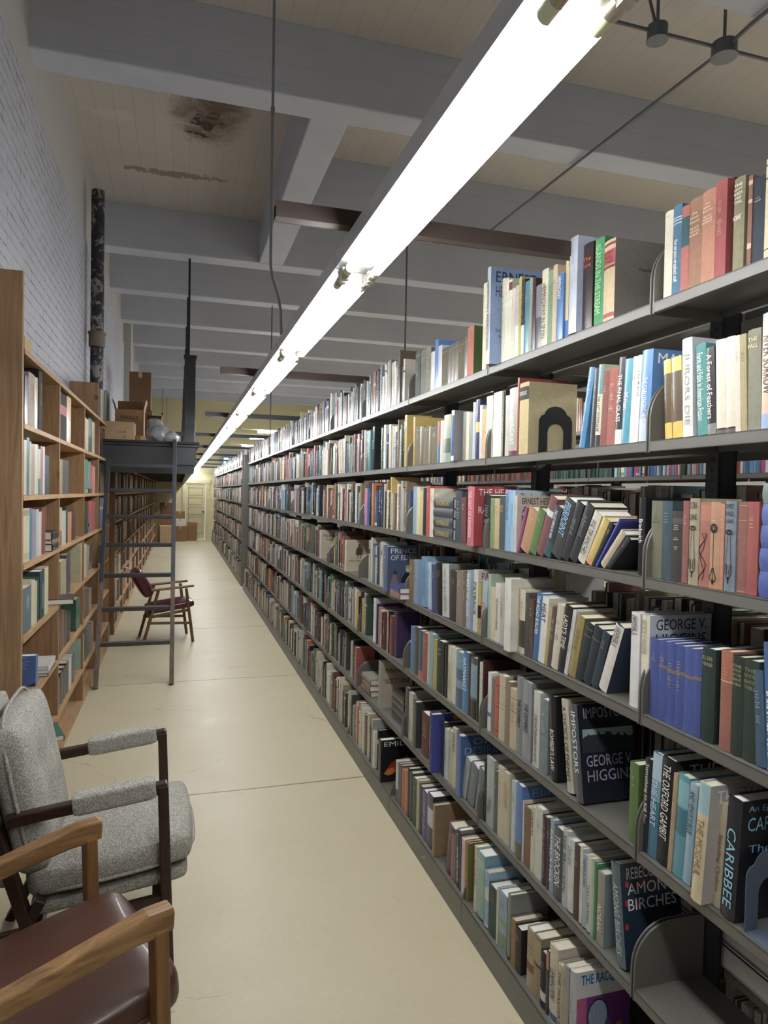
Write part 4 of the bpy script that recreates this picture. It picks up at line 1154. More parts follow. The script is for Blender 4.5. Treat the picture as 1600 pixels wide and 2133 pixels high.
# ---------------------------------------------------------------- lying books, spine to the aisle
def lying(X, Y, z, L, d, w, colour, label, title=None, tc='c8b070', side=1, yaw=0, spine_cam=False, mt='jacket', bands=()):
    mb, pg = MB(), MB(); book_geo(mb, pg, w, L, d, lin(colour), bands)
    o = mb.build('book', BM[mt], None, True); pg.build('page_block', M['pages_w'], o)
    m = Matrix.Translation((X, Y, z+w/2)) @ Matrix.Rotation(yaw, 4, 'Z') @ Matrix.Rotation(pi/2, 4, 'X') @ Matrix.Translation((0, 0, -L/2))
    if side == -1: m = Matrix.Translation((X, Y, z+w/2)) @ Matrix.Rotation(pi+yaw, 4, 'Z') @ Matrix.Rotation(pi/2, 4, 'X') @ Matrix.Translation((0, 0, -L/2))
    o.matrix_world = m
    if title: lettering(title, (-.0007, 0, L*.5), (0, 0, 1), (0, 1, 0), L*.72, w*.5, tc, o)
    tag(o, label, 'book', 'books lying in piles'); return z+w+.0006
def pile(X, Y, z, specs, place, side=1, yawr=.05, L=.22, d=.15, **kw):
    n = len(specs)
    for i, (w, c, *r) in enumerate(specs):
        pos = 'bottom' if i == 0 else ('top' if i == n-1 else ['second', 'third', 'fourth', 'fifth'][i-1])
        z = lying(X, Y, z, L-rnd.uniform(0, .01), d-rnd.uniform(0, .008), w, c, '%s lying book, %s of the %s' % (cname(c), pos if pos in ('bottom', 'top') else pos+' up', place), title=(r[0] if r else None), side=side, yaw=rnd.uniform(-yawr, yawr), **kw)
ym = lambda x, X, z: solve_y(x, X, z)
yy = ym(1573, 1.10, 1.42); pile(1.10, yy-.118, 1.421, [(.052, '3a52a0'), (.045, '3a559e'), (.044, '40589c'), (.042, '4460a8'), (.040, '7c8a84')], 'pile at the right edge', L=.225, mt='cloth', yawr=.02)
yy = (ym(903, 1.1, 1.42)+ym(944, 1.1, 1.42))/2; pile(1.095, yy, 1.421, [(.048, '4a5058', 'THE MORNING EASY'), (.044, '474d55', 'THE MORNING EASY'), (.040, '50565c'), (.046, '4c5258', 'THE MORNING EASY')], 'dark pile by the red cover', L=.15 if False else (abs(ym(903, 1.1, 1.42)-ym(944, 1.1, 1.42))-.004), yawr=.0)
yy = (ym(800, 1.1, .40)+ym(841, 1.1, .40))/2; pile(1.12, yy-.005, .401, [(.040, '2a2c30', ''), (.040, '2e2a30', ''), (.038, '2c2e32', ''), (.042, '34302c', '')], 'dark pile of four, sixth shelf', L=.21, d=.15, yawr=.02)
yy = ym(808, 1.08, .745); pile(1.06, ym(825, 1.07, 1.085)-.0, 1.0856, [(.030, '9a6a60'), (.030, '2c3a80')], 'pair jutting out below the couple cover', L=.19, d=.14, yawr=.1)
yy = ym(687, 1.1, 1.085); pile(1.10, yy, 1.086, [(.034, '3a3c40'), (.034, '44464a')], 'small pile, fourth shelf, farther bookcase', L=.18, d=.15)
yy = ym(770, 1.1, .40)+.02; pile(1.10, ym(763, 1.1, .745)-0, .746-.345, [(.034, '8a6a4c'), (.034, '947050'), (.036, '8c8a78')], 'brown pile, sixth shelf', L=.20, d=.16, mt='cloth')
z = .401
for i, (w, c) in enumerate(((.055, 'e4e4e8'), (.012, '1c1c1c'), (.050, 'b8aea4'))):
    z = lying(2*XC-XSP+.01, 1.40, z, .42, .20, w, c, ['white oversized album lying at the bottom, behind the empty shelf at lower right', 'thin black album between two large albums, behind the empty lower-right shelf', 'grey-brown oversized album on top, behind the empty shelf at lower right'][i], side=-1, mt='jacket')
# left bookcase piles
pile(-.66, 4.22, 1.261, [(.040, '121214'), (.022, '7a7058'), (.046, '141416')], 'black pile, third pine row', side=-1, L=.21, d=.15)
pile(-.66, 4.13, .601, [(.016, '6a6a6a'), (.020, 'e0dcd8'), (.018, 'e4e0dc')], 'pale pile, fifth pine row', side=-1, L=.26, d=.2)
pile(-.68, 6.0, .926, [(.03, 'b8a8a0'), (.032, '7a6a5a'), (.02, '8a5058')], 'pile midway along fourth pine row', side=-1, L=.2, d=.15)
pile(-.68, 5.95, 1.261, [(.045, '7c7f80'), (.03, '6a3a34'), (.03, '8a6a58')], 'pile beside brown book, third pine row', side=-1, L=.2, d=.15)
pile(-.68, 7.0, .926, [(.024, 'd8d8d4'), (.022, '3a5a48'), (.024, 'd0d0cc')], 'white-edged pile, far end of fourth pine row', side=-1, L=.2, d=.15)
lying(-.60, 4.05, .301-.03, .24, .17, .03, '2c7a5c', 'green book lying open-edged at the foot of the pine bookcase', side=-1, yaw=.3)
lying(-.66, 5.8, 1.576, .2, .15, .035, '4a5248', 'grey green book lying flat in the second row, pine bookcase', side=-1)
lying(-.60, 4.5, .926, .22, .16, .032, '3a3530', 'book jutting out into the aisle over the green book, fourth row', side=-1, yaw=.15)
# ---------------------------------------------------------------- the books past counting
PAL_M = ['e8e4d4', 'ded6be', 'd4c8a4', 'c9c9c6', 'f0efec', 'e4dcc4', 'd8d4c8', 'c4bca4', 'dedcd8', 'b0b4b0', '23252a', '1b1c20', '34363a', '3c5f88', '2c4468', '86a6bc', '6f8fa8', '8c3a34', 'a8483c', '6a2a2a', '3f5a44', '5a7a58', '7a5c40', '9a7a54', '5c4430', 'c87a3c', 'd2b050', '4a3560', '3f7f86', 'b8a888', '8a8a84', 'a8a8a0', '5f625f', 'c48a90', '4c4a44']
PAL_TOP = ['e8e8e4', 'dcdad0', 'c8ccd0', 'b8bcc0', '8a9098', '5a6068', 'e8e0c8', 'd0c098', '3c5f98', '2a2c34', '7a8a98', 'a85048', '3f5a4c', 'f0f0ee', 'd8c8b8', '6a5a48']
PAL_OLD = ['6a4a34', '8a6a48', '4a3a30', '7a3a30', '5a2a28', '3a4a3c', '4f5a48', '9a8058', 'b8a070', '34404a', 'd8c8a0', '2a2a2a', 'a05a40', 'c8c0a8', 'e0d8c0', '55402e']
def fill(X, z, ya, yb, pal, side=1, hmin=.19, hmax=.265, smax=.05, avoid=(), rg=rnd, fac=1.0, empty=.0, maxh=.30, detail=True):
    y = max(ya, yb); lo = min(ya, yb); lean = 0
    while y > lo+.02:
        w = rg.choice([.014, .018, .022, .026, .03, .034, .04, smax])*rg.uniform(.85, 1.1)
        if y-w < lo: break
        hit = [a for a in avoid if y-w < a[1] and y > a[0]]
        if hit: y = min(a[0] for a in hit)-.001; continue
        if rg.random() < empty: y -= rg.uniform(.05, .16); continue
        h = min(maxh, rg.uniform(hmin, hmax)*(1.08 if rg.random() < .12 else 1)); d = rg.uniform(.125, .17)
        c = lin(rg.choice(pal)); k = rg.uniform(.85, 1.1); c = shade(c, k); bands = []
        if rg.random() < .35:
            z0 = rg.uniform(.6, .85); bands.append((z0, z0+rg.uniform(.02, .12), lin(rg.choice(pal))))
        if rg.random() < .2: bands.append((.04, .04+rg.uniform(.02, .1), lin(rg.choice(pal))))
        mt = Matrix.Translation((X+side*rg.uniform(-.004, .012), y-w/2, z))
        if side == -1: mt = mt @ Matrix.Rotation(pi, 4, 'Z')
        book_geo(SM, SM, w-.001, h, d, c, bands, None, mat=mt, pcol=lin('d8d0bc'))
        if detail and w > .017 and rg.random() < .75:
            lum = sum(c[:3]); c2 = shade(c, .25) if lum > 1.0 else lin(rg.choice(['e8e4d8', 'd8c890', 'f0f0f0']))
            marks(SM, w, h, rg.uniform(.15, .5), rg.uniform(.7, .93), c2, rg, mt, 1.6)
        y -= w
rgs = random.Random(21)
AV = {}
def reserve(lv, xa, xb):
    X = XSP if lv else XS0
    AV.setdefault(lv, []).append(tuple(sorted((solve_y(xa, X, LV[lv]), solve_y(xb, X, LV[lv])))))
reserve(3, 796, 851); reserve(1, 786, 843); reserve(0, 786, 822); reserve(3, 716, 757); reserve(3, 664, 694); reserve(4, 758, 764)
reserve(1, 745, 783)
cstart = {6: 863, 5: 863, 4: 858, 3: 850, 2: 853, 1: 842, 0: 822}
for lv in range(7):
    X = XSP if lv else XS0; ys = solve_y(cstart[lv], X, LV[lv])
    for i in range(0, 10):
        ya, yb = Y0+i*BAY+.012, Y0+(i+1)*BAY-.012
        ya = max(ya, ys+.002)
        if yb-ya > .05: fill(X, LV[lv]+.001, ya, yb, PAL_TOP if lv == 6 else (PAL_M if lv > 1 else PAL_M+PAL_OLD), avoid=AV.get(lv, []), rg=rgs, empty=.012)
    for i in range(12):
        fill(X, LV[lv]+.001, YN2+.03+i*BAY+.012, YN2+.03+(i+1)*BAY-.012, PAL_TOP if lv == 6 else (PAL_M if lv > 3 else PAL_OLD+PAL_M), rg=rgs, empty=.01, detail=i < 2)
    # backs of the rows on the other side of the stack
    if lv < 6:
        for i in range(-2, 4): fill(2*XC-XSP, LV[lv]+.001, Y0+i*BAY+.012, Y0+(i+1)*BAY-.012, PAL_OLD+PAL_M, side=-1, rg=rgs, hmax=.24 if lv in (3, 4, 5) else .26, detail=False, empty=.03, avoid=[(0, 1.9)] if lv == 1 else ([(1.9, 3.0)] if lv == 5 else []))
# next row of stacks
X2 = XSP+1.64
for lv in range(7):
    for i in range(-1, 8):
        ya, yb = Y0+i*BAY+.012, Y0+(i+1)*BAY-.012
        if lv == 5: continue
        fill(X2, LV[lv]+.001, ya, yb, PAL_M, rg=rgs, detail=False)
g1, g2, g3 = solve_y(1146, X2, LV[5]), solve_y(1278, X2, LV[5]), solve_y(1600, X2, LV[5])
fill(X2, LV[5]+.001, g2+.01, g1, ['2c4a3c', '2e4e40', '304c40'], rg=rgs, hmin=.21, hmax=.215, detail=False)
fill(X2, LV[5]+.001, g1+.05, g1+1.6, ['8a5a40', '7a4434', '9a7450', 'a0522f', '7c4a3c'], rg=rgs, hmin=.20, hmax=.215, detail=False)
fill(X2, LV[5]+.001, g1+1.6, g1+5, PAL_M, rg=rgs, detail=False)
fill(X2, LV[5]+.001, max(g3, .9), g2-.005, ['96b6cc', 'c8ccd0', '7f9f7a', 'e0d8c0', '2c5f98', 'b03a80', 'ece8e0', '3a4a40', '4a90b8', '9a3c28'], rg=rgs, hmin=.19, hmax=.21, smax=.03, detail=False)
# farther wooden bookcases on the left
for k in range(1, 7):
    for i in range(12):
        fill(XL-.012, LL[k]+.001, 8.1+i*1.16+.04, 8.1+(i+1)*1.16-.04, PAL_OLD+PAL_M[:14], side=-1, rg=rgs, detail=i < 2, maxh=.28, empty=.015)
for i in range(12): fill(XL-.012, .05, 8.1+i*1.16+.04, 8.1+(i+1)*1.16-.04, PAL_OLD, side=-1, rg=rgs, detail=False, maxh=.2, empty=.02)
ob = SM.build('distant_books', M['jacket'], None, True, fix=False)
tag(ob, 'all the smaller books filling the farther shelves beyond counting', 'books', kind='stuff')
# ---------------------------------------------------------------- bookends
def bookend(X, Y, z, label, big=False, mat='black', ft=1):
    t = thing('bookend', label, 'bookend', (X, Y, z), 0, 'metal bookends'); m = MB()
    w, h, th, leg = (.125, .165, .0016, .032)
    # upright plate with an arched cut-out, standing across the shelf, facing the viewer
    out = [(0, 0), (leg, 0)]+[(w/2+(w/2-leg)*cos(pi-pi*i/10), .075+(w/2-leg)*1.0*sin(pi-pi*i/10)) for i in range(11)]+[(w-leg, 0), (w, 0)]
    top = [(w, .115), (w-.008, .13), (w-.02, .135)]+[(w/2+(w/2-.022)*cos(pi*i/8), .135+.028*sin(pi*i/8)) for i in range(1, 8)]+[(.02, .135), (.008, .13), (0, .115)]
    pr = out+top
    m.add([(x, 0, zz) for x, zz in pr], [tuple(range(len(pr)))]); m.add([(x, -th, zz) for x, zz in pr], [tuple(reversed(range(len(pr))))])
    n = len(pr); o = len(m.v)-2*n
    for i in range(n): m.f.append([o+i, o+n+i, o+n+(i+1) % n, o+(i+1) % n]); m.c.append(None); m.smooth.append(False)
    m.build('plate', M[mat], t)
    MB().box(0, w, min(0, ft*.10), max(0, ft*.10), -.0001, .001).build('foot', M[mat], t); return t
bk = [b for b in BOOKS if b['where'] == 'second bay' and b['col'] == 'c4ae72'][0]
bookend(1.145, min(bk['ya'], bk['yb'])-.0012, 1.752, 'black arched metal bookend against the gold-cloth book, second shelf down')
o = bookend(1.098, solve_y(1560, 1.11, .745), .745, 'blue-grey metal bookend standing before the thick dark book at the right edge', mat='blued', ft=-1)
# ================================================================ PINE BOOKCASES ON THE LEFT
def pine_case(label, y0, y1, divs, mat_v, mat_h, xf=-.67, xb=-.915, tops=LL[1:], h=2.235, endh=2.57, tagd=None):
    t = thing('pine_bookcase', label, 'bookcase', (0, 0, 0), 0, 'pine bookcases along the brick wall')
    MB().box(xb, xf, y0-.03, y0, 0, endh).build('end_panel', mat_v, t, bevel=.002)
    MB().box(xb, xf, y1, y1+.025, 0, h).build('end_panel', mat_v, t, bevel=.002)
    for z in [h]+list(tops): MB().box(xb, xf+.004, y0, y1, z-.024, z).build('shelf', mat_h, t, bevel=.0015)
    MB().box(xb-.008, xb, y0, y1, 0, h).build('back_board', mat_v, t)
    zz = sorted(list(tops)+[h])
    for y in divs:
        for a, b in zip(zz[:-1], zz[1:]):
            MB().box(xb, xf, y-.012, y+.012, a, b-.024).build('divider', mat_v, t, bevel=.0015)
    return t
pc = pine_case('tall pine bookcase at the left edge, its knotty end board facing the viewer', 3.42, 7.40, (4.40, 5.51, 6.47), M['pine'], M['pine_x'])
top_case = thing('pine_box_shelf', 'small open pine box shelf standing on top of the near pine bookcase', 'shelf', (0, 0, 0))
yb0 = solve_y(205, -.67, 2.3); zt = solve_z(797, -.67, yb0)
MB().box(-.90, -.67, yb0, yb0+.025, 2.236, zt).build('side_board', M['pine'], top_case, bevel=.002)
MB().box(-.90, -.67, yb0+.55, yb0+.575, 2.236, zt).build('side_board', M['pine'], top_case, bevel=.002)
# scrap of torn card and a white label
o = MB().box(-.80, -.675, 3.46, 3.62, 2.236, 2.30).build('torn_card', M['card_light'], bevel=.004); tag(o, 'torn scrap of pale card on the top board of the near bookcase', 'card')
zc = on(0, 243, 958, -.655); MB().box(-.672, -.52, 7.39, 7.396, 1.84, 1.895).build('shelf_sign', M['white'], pc)
pc2 = pine_case('second pine bookcase, under the dark grey mezzanine beyond the ladder', 8.10, 22.0, [8.1+1.16*i for i in range(1, 12)], M['pine_dark'], M['pine_x'], tops=[1.90, 1.575, 1.26, .925, .60, .27, .045], h=2.05, endh=2.05)
# ================================================================ MEZZANINE
PX, PY0, PY1 = .155, 7.0, 23.55
mz = thing('mezzanine', 'dark grey painted storage mezzanine running back along the left wall', 'mezzanine', (0, 0, 0))
MB().box(XW+.02, PX, PY0, PY1, 2.03, 2.07).build('deck', M['mezz_in'], mz)
f = MB(); f.box(XW+.02, PX, PY0-.02, PY0+.01, 1.86, 2.05).box(PX-.02, PX+.005, PY0, PY1, 1.86, 2.05); f.build('fascia', M['mezz'], mz)
c = MB()
c.prism([(PY0-.02, 2.03), (PY0-.035, 2.04), (PY0-.035, 2.055), (PY0-.055, 2.065), (PY0-.06, 2.085), (PY0+.2, 2.085), (PY0+.2, 2.05), (PY0-.02, 2.05)], XW+.02, PX+.035, 0)
c.box(PX, PX+.018, PY0-.03, PY1, 2.035, 2.06).box(PX, PX+.035, PY0-.05, PY1, 2.06, 2.085); c.build('cornice', M['mezz'], mz)
MB().box(XW+.02, PX-.015, PY0+.005, PY0+.06, 1.775, 1.862).box(PX-.08, PX-.01, PY0, PY1, 1.80, 1.862).build('lower_beam', M['mezz'], mz)
for i in range(30): MB().box(XW+.02, PX-.05, PY0+.5+i*.52, PY0+.56+i*.52, 1.88, 2.03).build('joist', M['mezz_in'], mz)
for i, y in enumerate([7.12]+[ybeams[k] for k in range(6, 13)]):
    x0, x1 = (.045, .150)
    yy0 = y if i else 7.15
    MB().box(x0, x1, yy0-.05, yy0+.05, 2.085, 3.0 if i else 2.94).build('hanger_post', M['mezz'], mz, bevel=.004)
    ya = yy0 if i else 8.66
hr = MB()
for i, y in enumerate([8.70]+[ybeams[k] for k in range(6, 13)]):
    MB().cyl((.10, y, ZB), (.10, y, 2.0), .013, 8).build('hanger_rod', M['black'], mz)
MB().cyl((.098, 7.16, 2.9), (.105, 8.66, 2.9), .012, 8)
o = MB(); o.box(.035, .160, 7.09, 7.21, 2.93, 2.955); o.build('post_cap', M['mezz'], mz)
# ---------------------------------------------------------------- ladder
lad = thing('ladder', 'worn dark wooden ladder leaning against the front of the grey mezzanine', 'ladder', (0, 0, 0))
FY, TY, TZ = 5.90, 6.90, 2.06
def lp(x, z, dy=0): return Vector((x, FY+(TY-FY)*z/TZ+dy, z))
for x in (-.625, -.04):
    up = MB().bar(lp(x, .80), lp(x-.0, 2.09 if x > -.1 else 1.87), .036, .062, (0, 1, 0)); up.build('stile', M['rung'], lad, bevel=.003)
    lo = MB().bar(lp(x, .0), lp(x, .805), .0362, .0622, (0, 1, 0)); lo.build('stile_foot', M['ladder_wood'], lad, bevel=.003)
for z in (.325, .595, .865, 1.12, 1.365, 1.605, 1.835):
    b = MB(); p = lp(0, z); b.bar((-.61, p.y, p.z), (-.055, p.y, p.z), .060, .034, (0, 0, 1)); b.build('rung', M['rung'] if z > .8 else M['ladder'], lad, bevel=.005)
# ---------------------------------------------------------------- boxes on the mezzanine
def carton(name, label, x0, x1, y0, y1, z0, z1, mat, group=None, flaps=0, cat='box', rz=0):
    cx, cy = (x0+x1)/2, (y0+y1)/2; t = thing(name, label, cat, (cx, cy, z0), R(rz), group); w, d, h = (x1-x0)/2, (y1-y0)/2, z1-z0
    if flaps == 0:
        MB().box(-w, w, -d, d, 0, h).build('body', mat, t, bevel=.006)
        MB().box(-.025, .025, -d-.001, d+.001, h-.0008, h+.0008).box(-.025, .025, -d-.0015, -d, h-.08, h).build('tape', M['card_light'], t)
    else:
        m = MB(); th = .005
        m.box(-w, -w+th, -d, d, 0, h).box(w-th, w, -d, d, 0, h).box(-w, w, -d, -d+th, 0, h).box(-w, w, d-th, d, 0, h).box(-w, w, -d, d, 0, th); m.build('body', mat, t)
        for a, (p, q) in enumerate((((-w, d), (w, d)), ((-w, -d), (-w, d)), ((w, -d), (w, d)))):
            ang = (R(80), R(60), R(65))[a]; L = min(w, d)*.9; fm = MB()
            if a == 0: fm.add([(-w, d, h), (w, d, h), (w, d+L*cos(ang), h+L*sin(ang)), (-w, d+L*cos(ang), h+L*sin(ang))], [(0, 1, 2, 3)])
            else:
                s = -1 if a == 1 else 1; fm.add([(s*w, -d, h), (s*w, d, h), (s*(w+L*cos(ang)*.5), d*.9, h+L*sin(ang)), (s*(w+L*cos(ang)*.5), -d*.9, h+L*sin(ang))], [(0, 1, 2, 3)])
            o = fm.build('flap', mat, t); md = o.modifiers.new('thick', 'SOLIDIFY'); md.thickness = .004
    return t
DK = 2.086
b1 = carton('cardboard_box', 'wide pale box with printed shipping table at the front of the mezzanine', -.84, -.42, 7.08, 7.38, DK, DK+.18, M['card_light'], 'boxes stored on the mezzanine')
for i, (s, zz) in enumerate((('W. C.', .10), ('Proof', .045))): lettering(s, (-.12, -.1515, zz), (1, 0, 0), (0, 0, 1), .09, .022, '3a3026', b1, 'printing')
lettering('12.49', (.10, -.1515, .08), (1, 0, 0), (0, 0, 1), .07, .020, '3a3026', b1, 'printing'); lettering('30', (.12, -.1515, .03), (1, 0, 0), (0, 0, 1), .035, .020, '3a3026', b1, 'printing')
b2 = carton('cardboard_box', 'open brown box lettered FRAGILE with its flap raised', -.64, -.36, 7.62, 7.95, DK, DK+.36, M['card'], 'boxes stored on the mezzanine', flaps=1)
lettering('FRAGILE', (-.0, -.167, .275), (1, 0, 0), (0, 0, 1), .17, .034, '2e2219', b2, 'printing')
carton('cardboard_box', 'small box squeezed between the printed box and the grey plastic bag', -.42, -.27, 7.25, 7.4, DK, DK+.06, M['card'], 'boxes stored on the mezzanine')
carton('cardboard_box', 'lower dark box of the tall stack against the brick wall', -.74, -.36, 10.0, 10.5, DK, DK+.62, M['card_dark'], 'boxes stored on the mezzanine')
carton('cardboard_box', 'topmost box of the tall stack on the mezzanine', -.66, -.38, 10.0, 10.4, DK+.625, DK+1.14, M['card_dark'], 'boxes stored on the mezzanine', rz=0)
carton('cardboard_box', 'narrow brown box behind the FRAGILE box, flap standing up', -.40, -.22, 9.0, 9.3, DK, DK+.40, M['card_dark'], 'boxes stored on the mezzanine', flaps=1)
# plastic bag: lumpy sack
def blob(name, mat, label, cat, parts, res=3, loc=(0, 0, 0), rough=.02, seed=1):
    bm = bmesh.new()
    for (c, r) in parts:
        g = bmesh.ops.create_icosphere(bm, subdivisions=3, radius=1)
        for v in g['verts']: v.co = Vector((v.co.x*r[0]+c[0], v.co.y*r[1]+c[1], max(0, v.co.z*r[2]+c[2])))
    me = bpy.data.meshes.new(name); bm.to_mesh(me); bm.free(); me.materials.append(mat)
    for p in me.polygons: p.use_smooth = True
    o = bpy.data.objects.new(name, me); COL.objects.link(o); o.location = loc
    rm = o.modifiers.new('remesh', 'REMESH'); rm.mode = 'VOXEL'; rm.voxel_size = .010; rm.use_smooth_shade = True
    tx = bpy.data.textures.new(name, 'CLOUDS'); tx.noise_scale = .05; dm = o.modifiers.new('folds', 'DISPLACE'); dm.texture = tx; dm.strength = rough; dm.mid_level = .5
    return tag(o, label, cat)
blob('plastic_bag', M['bag'], 'crumpled grey plastic bag slumped beside the FRAGILE box', 'bag', [((0, 0, .09), (.12, .12, .10)), ((-.03, .02, .17), (.08, .09, .08)), ((.10, 0, .06), (.10, .11, .07)), ((-.06, 0, .20), (.04, .05, .05))], loc=(-.20, 7.30, DK), rough=.03)
# boxes on the floor by the door
carton('cardboard_box', 'open brown box right of the floor stack, in front of the panelled door', .27, .58, 22.9, 23.3, 0, .44, M['card'], 'boxes on the floor by the door', flaps=1)
b = carton('cardboard_box', 'brown box at the foot of the door stack', -.12, .25, 22.6, 23.2, 0, .48, M['card'], 'boxes on the floor by the door')
carton('cardboard_box', 'white box on top of the brown box by the door', -.10, .20, 22.7, 23.1, .482, .72, M['white'], 'boxes on the floor by the door')
carton('cardboard_box', 'upper brown box of the door stack', -.12, .20, 22.7, 23.1, .722, .95, M['card'], 'boxes on the floor by the door')
carton('cardboard_box', 'pale slanting box low in front of the door stack', -.55, -.13, 21.9, 22.4, 0, .52, M['card_light'], 'boxes on the floor by the door', rz=4)
carton('cardboard_box', 'brown box behind the slanting pale box', -.62, -.2, 22.6, 23.1, 0, .85, M['card'], 'boxes on the floor by the door')
carton('cardboard_box', 'small top box behind the ladder, stacked by the door', -.56, -.2, 22.7, 23.0, .852, 1.22, M['card_dark'], 'boxes on the floor by the door')
for (u, v0, v1, Y, lab) in ((338, 830, 862, 20.0, 'thin pull cord with a small dark knob hanging above the mezzanine boxes'), (347, 866, 905, 21.7, 'plain thin cord hanging just right of the knobbed pull cord')):
    p0, p1 = on(1, u, v0, Y), on(1, u, v1, Y)
    o = MB().cyl((p1.x, Y, p1.z), (p1.x, Y, ZB), .006, 5).build('pull_cord', M['black']); tag(o, lab, 'cord', 'cords above the mezzanine')
    if v1 < 870: MB().cyl((p1.x, Y, p1.z-.03), (p1.x, Y, p1.z+.03), .02, 8).build('knob', M['black'], o)
# ================================================================ CHAIRS
def rbox(name, mat, parent, x0, x1, y0, y1, z0, z1, r=.03, n=6, sag=0.0, puff=.0, crown=0.0, mat4=None, tufts=()):
    """soft rounded block"""
    bm = bmesh.new(); bmesh.ops.create_cube(bm, size=2); bmesh.ops.subdivide_edges(bm, edges=bm.edges[:], cuts=11, use_grid_fill=True)
    cx, cy, cz = (x0+x1)/2, (y0+y1)/2, (z0+z1)/2; hx, hy, hz = (x1-x0)/2, (y1-y0)/2, (z1-z0)/2
    for v in bm.verts:
        u, w, t = v.co
        p = Vector((u*hx, w*hy, t*hz)); q = Vector((max(-hx+r, min(hx-r, p.x)), max(-hy+r, min(hy-r, p.y)), max(-hz+r, min(hz-r, p.z))))
        d = p-q
        if d.length > 1e-6: p = q+d.normalized()*r
        f = (1-u*u)*(1-w*w)
        p.z += crown*f*(1 if t > 0 else -1)
        p.y += puff*(1-u*u)*(1-t*t)*w; p.x += puff*(1-w*w)*(1-t*t)*u
        for (a, b, rad, dep) in tufts:
            dd = ((u-a)**2+((w-b)*hy/hx)**2)**.5
            if t > 0: p.z -= dep*math.exp(-(dd/rad)**2)
        v.co = p+Vector((cx, cy, cz))
    me = bpy.data.meshes.new(name); bm.to_mesh(me); bm.free(); me.materials.append(mat)
    if mat4 is not None: me.transform(mat4)
    for p in me.polygons: p.use_smooth = True
    o = bpy.data.objects.new(name, me); COL.objects.link(o); o.parent = parent
    m = o.modifiers.new('smooth', 'SUBSURF'); m.levels = 1; m.render_levels = 1; return o
# grey tweed armchair, local: faces +x, seat centre y=0
g = thing('armchair', 'grey tweed armchair with dark wood arms, its back cut off by the left edge', 'chair', (0, 2.565, 0), R(1.5))
HW = .255
for s in (-1, 1):
    MB().bar((-.045, s*HW, .655), (-.02, s*HW, 0), .045, .034, (1, 0, 0)).build('leg', M['walnut'], g, bevel=.004)
    MB().bar((-.50, s*HW, .592), (-.03, s*HW, .648), .036, .036, (0, 0, 1)).build('arm', M['walnut'], g, bevel=.005)
    MB().bar((-.60, s*HW, .80), (-.42, s*HW, .20), .046, .036, (1, 0, 0)).build('back_post', M['walnut'], g, bevel=.004)
    MB().bar((-.40, s*HW, .34), (-.58, s*HW, 0), .045, .034, (1, 0, 0)).build('leg', M['walnut'], g, bevel=.004)
    MB().bar((-.52, s*HW, .215), (-.03, s*HW, .265), .026, .062, (0, 0, 1)).build('side_rail', M['walnut'], g, bevel=.004)
    m4 = Matrix.Translation((-.19, s*HW, .634)) @ Matrix.Rotation(R(-6.8), 4, 'Y')
    rbox('arm_pad', M['tweed'], g, -.125, .125, -.031, .031, -.030, .034, r=.014, mat4=m4)
MB().bar((-.06, -HW, .25), (-.06, HW, .25), .03, .05, (0, 0, 1)).bar((-.42, -HW, .22), (-.42, HW, .22), .03, .05, (0, 0, 1)).build('cross_rail', M['walnut'], g)
m4 = Matrix.Translation((-.20, 0, .345)) @ Matrix.Rotation(R(-7), 4, 'Y')
rbox('seat_base', M['tweed'], g, -.245, .235, -.235, .235, -.055, -.005, r=.02, mat4=m4)
rbox('seat_cushion', M['tweed'], g, -.245, .255, -.240, .240, 0, .105, r=.035, crown=.018, puff=.012, mat4=m4)
m5 = Matrix.Translation((-.20, 0, .345)) @ Matrix.Rotation(R(-7), 4, 'Y')
pp = [(.262*cos(a)*(1/(abs(cos(a))**4+abs(sin(a))**4)**.25)+.005, .25*sin(a)*(1/(abs(cos(a))**4+abs(sin(a))**4)**.25), .024) for a in [2*pi*i/60 for i in range(61)]]
MB().tube([m5 @ Vector(p) for p in pp], .006, 6).build('piping', M['tweed'], g)
mb_ = Matrix.Translation((-.475, 0, .39)) @ Matrix.Rotation(R(-101.5), 4, 'Y') @ Matrix.Rotation(pi, 4, 'X')
rbox('back_cushion', M['tweed'], g, 0, .48, -.245, .245, -.0, .11, r=.04, crown=.02, mat4=mb_ @ Matrix.Identity(4), tufts=((.25, -.40, .2, .03), (.25, .40, .2, .03), (-.35, -.4, .2, .025), (-.35, .4, .2, .025), (.95, -.4, .25, .02), (.95, .4, .25, .02)))
rbox('back_panel', M['tweed'], g, -.02, .50, -.235, .235, -.06, -.01, r=.02, mat4=mb_)
pp = [(.25+.262*cos(a)*(1/(abs(cos(a))**4+abs(sin(a))**4)**.25), .252*sin(a)*(1/(abs(cos(a))**4+abs(sin(a))**4)**.25), .052) for a in [2*pi*i/60 for i in range(61)]]
MB().tube([mb_ @ Vector(p) for p in pp], .006, 6).build('piping', M['tweed'], g)
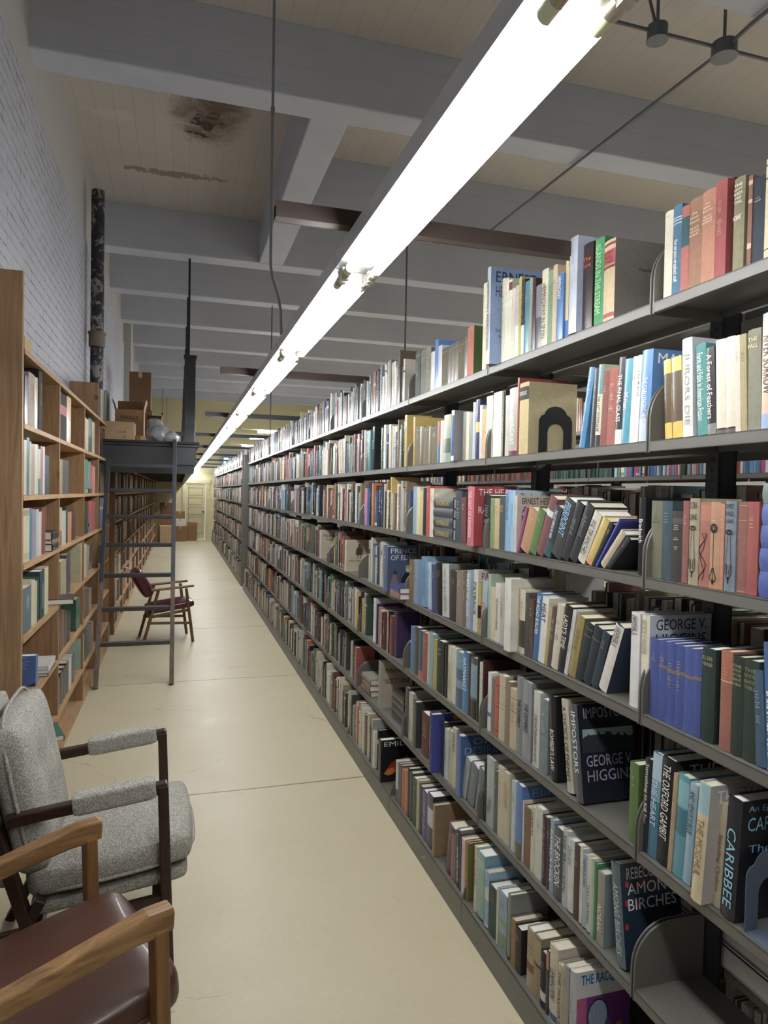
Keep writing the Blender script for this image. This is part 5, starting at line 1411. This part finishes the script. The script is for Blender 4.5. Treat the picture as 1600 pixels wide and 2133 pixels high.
# brown leather armchair, nearest
bc = thing('armchair', 'brown leather armchair with worn oak arms, nearest, in the bottom left corner', 'chair', (-.135, 1.865, 0), R(22.7))
HW = .262
for s in (-1, 1):
    MB().bar((.0, s*HW, .61), (.02, s*HW, 0), .034, .052, (0, 1, 0)).build('leg', M['oak_v'], bc, bevel=.006)
    am = MB().prism([(.028, .655), (.032, .640), (.030, .600), (-.028, .595), (-.06, .595), (-.30, .555), (-.50, .52), (-.50, .565), (-.30, .600), (-.03, .655)], s*HW-.022, s*HW+.022, 1); am.build('arm', M['oak'], bc, bevel=.006)
    MB().bar((-.66, s*HW, .80), (-.50, s*HW, .30), .05, .036, (1, 0, 0)).build('back_post', M['oak_v'], bc, bevel=.005)
    MB().bar((-.44, s*HW, .35), (-.56, s*HW, 0), .05, .036, (1, 0, 0)).build('leg', M['oak_v'], bc, bevel=.005)
    MB().bar((-.47, s*HW, .26), (.0, s*HW, .29), .026, .055, (0, 0, 1)).build('side_rail', M['oak_v'], bc, bevel=.004)
m4 = Matrix.Translation((-.20, 0, .335)) @ Matrix.Rotation(R(-7), 4, 'Y')
rbox('seat_cushion', M['leather'], bc, -.27, .285, -.235, .235, -.01, .10, r=.04, crown=.022, puff=.01, mat4=m4)
pp = [(.285*cos(a)*(1/(abs(cos(a))**6+abs(sin(a))**6)**(1/6))+.007, .243*sin(a)*(1/(abs(cos(a))**6+abs(sin(a))**6)**(1/6)), .03) for a in [2*pi*i/72 for i in range(73)]]
MB().tube([m4 @ Vector(p) for p in pp], .005, 6).build('piping', M['leather'], bc)
mb_ = Matrix.Translation((-.52, 0, .38)) @ Matrix.Rotation(R(-105), 4, 'Y') @ Matrix.Rotation(pi, 4, 'X')
rbox('back_cushion', M['leather'], bc, 0, .46, -.23, .23, -.0, .09, r=.04, crown=.02, mat4=mb_)
# red vinyl chair beyond the ladder
rc = thing('armchair', 'low teak armchair with oxblood vinyl seat and back, beyond the ladder', 'chair', (-.13, 7.72, 0), R(8))
HW = .215
for s in (-1, 1):
    a = MB().bar((.19, s*HW, .575), (.265, s*HW, 0), .030, .034, (0, 1, 0)); a.build('leg', M['teak'], rc, bevel=.008)
    MB().bar((-.09, s*HW, .565), (-.24, s*HW, 0), .030, .034, (0, 1, 0)).build('leg', M['teak'], rc, bevel=.008)
    MB().bar((-.17, s*HW, .565), (.27, s*HW, .600), .055, .022, (0, 0, 1)).build('arm', M['teak'], rc, bevel=.009)
    MB().bar((-.20, s*HW, .225), (.235, s*HW, .205), .018, .028, (0, 0, 1)).build('side_stretcher', M['teak'], rc, bevel=.003)
    MB().bar((-.17, s*HW*.92, .285), (.235, s*HW*.92, .345), .02, .03, (0, 0, 1)).build('seat_rail', M['teak'], rc, bevel=.003)
MB().bar((-.17, -HW, .29), (-.17, HW, .29), .03, .03, (0, 0, 1)).build('cross_rail', M['teak'], rc)
m4 = Matrix.Translation((.03, 0, .335)) @ Matrix.Rotation(R(-8), 4, 'Y')
rbox('seat_cushion', M['redvinyl'], rc, -.22, .26, -.205, .205, 0, .075, r=.03, crown=.012, mat4=m4)
mb_ = Matrix.Translation((-.19, 0, .485)) @ Matrix.Rotation(R(-120), 4, 'Y') @ Matrix.Rotation(pi, 4, 'X')
rbox('back_cushion', M['redvinyl'], rc, 0, .30, -.20, .20, -.03, .085, r=.04, crown=.01, mat4=mb_)
MB().cyl((-.385, -.10, .765), (-.39, .04, .765), .028, 10).build('back_cap', simple('pale_pink_cloth', 'c89aa0', .7), rc)
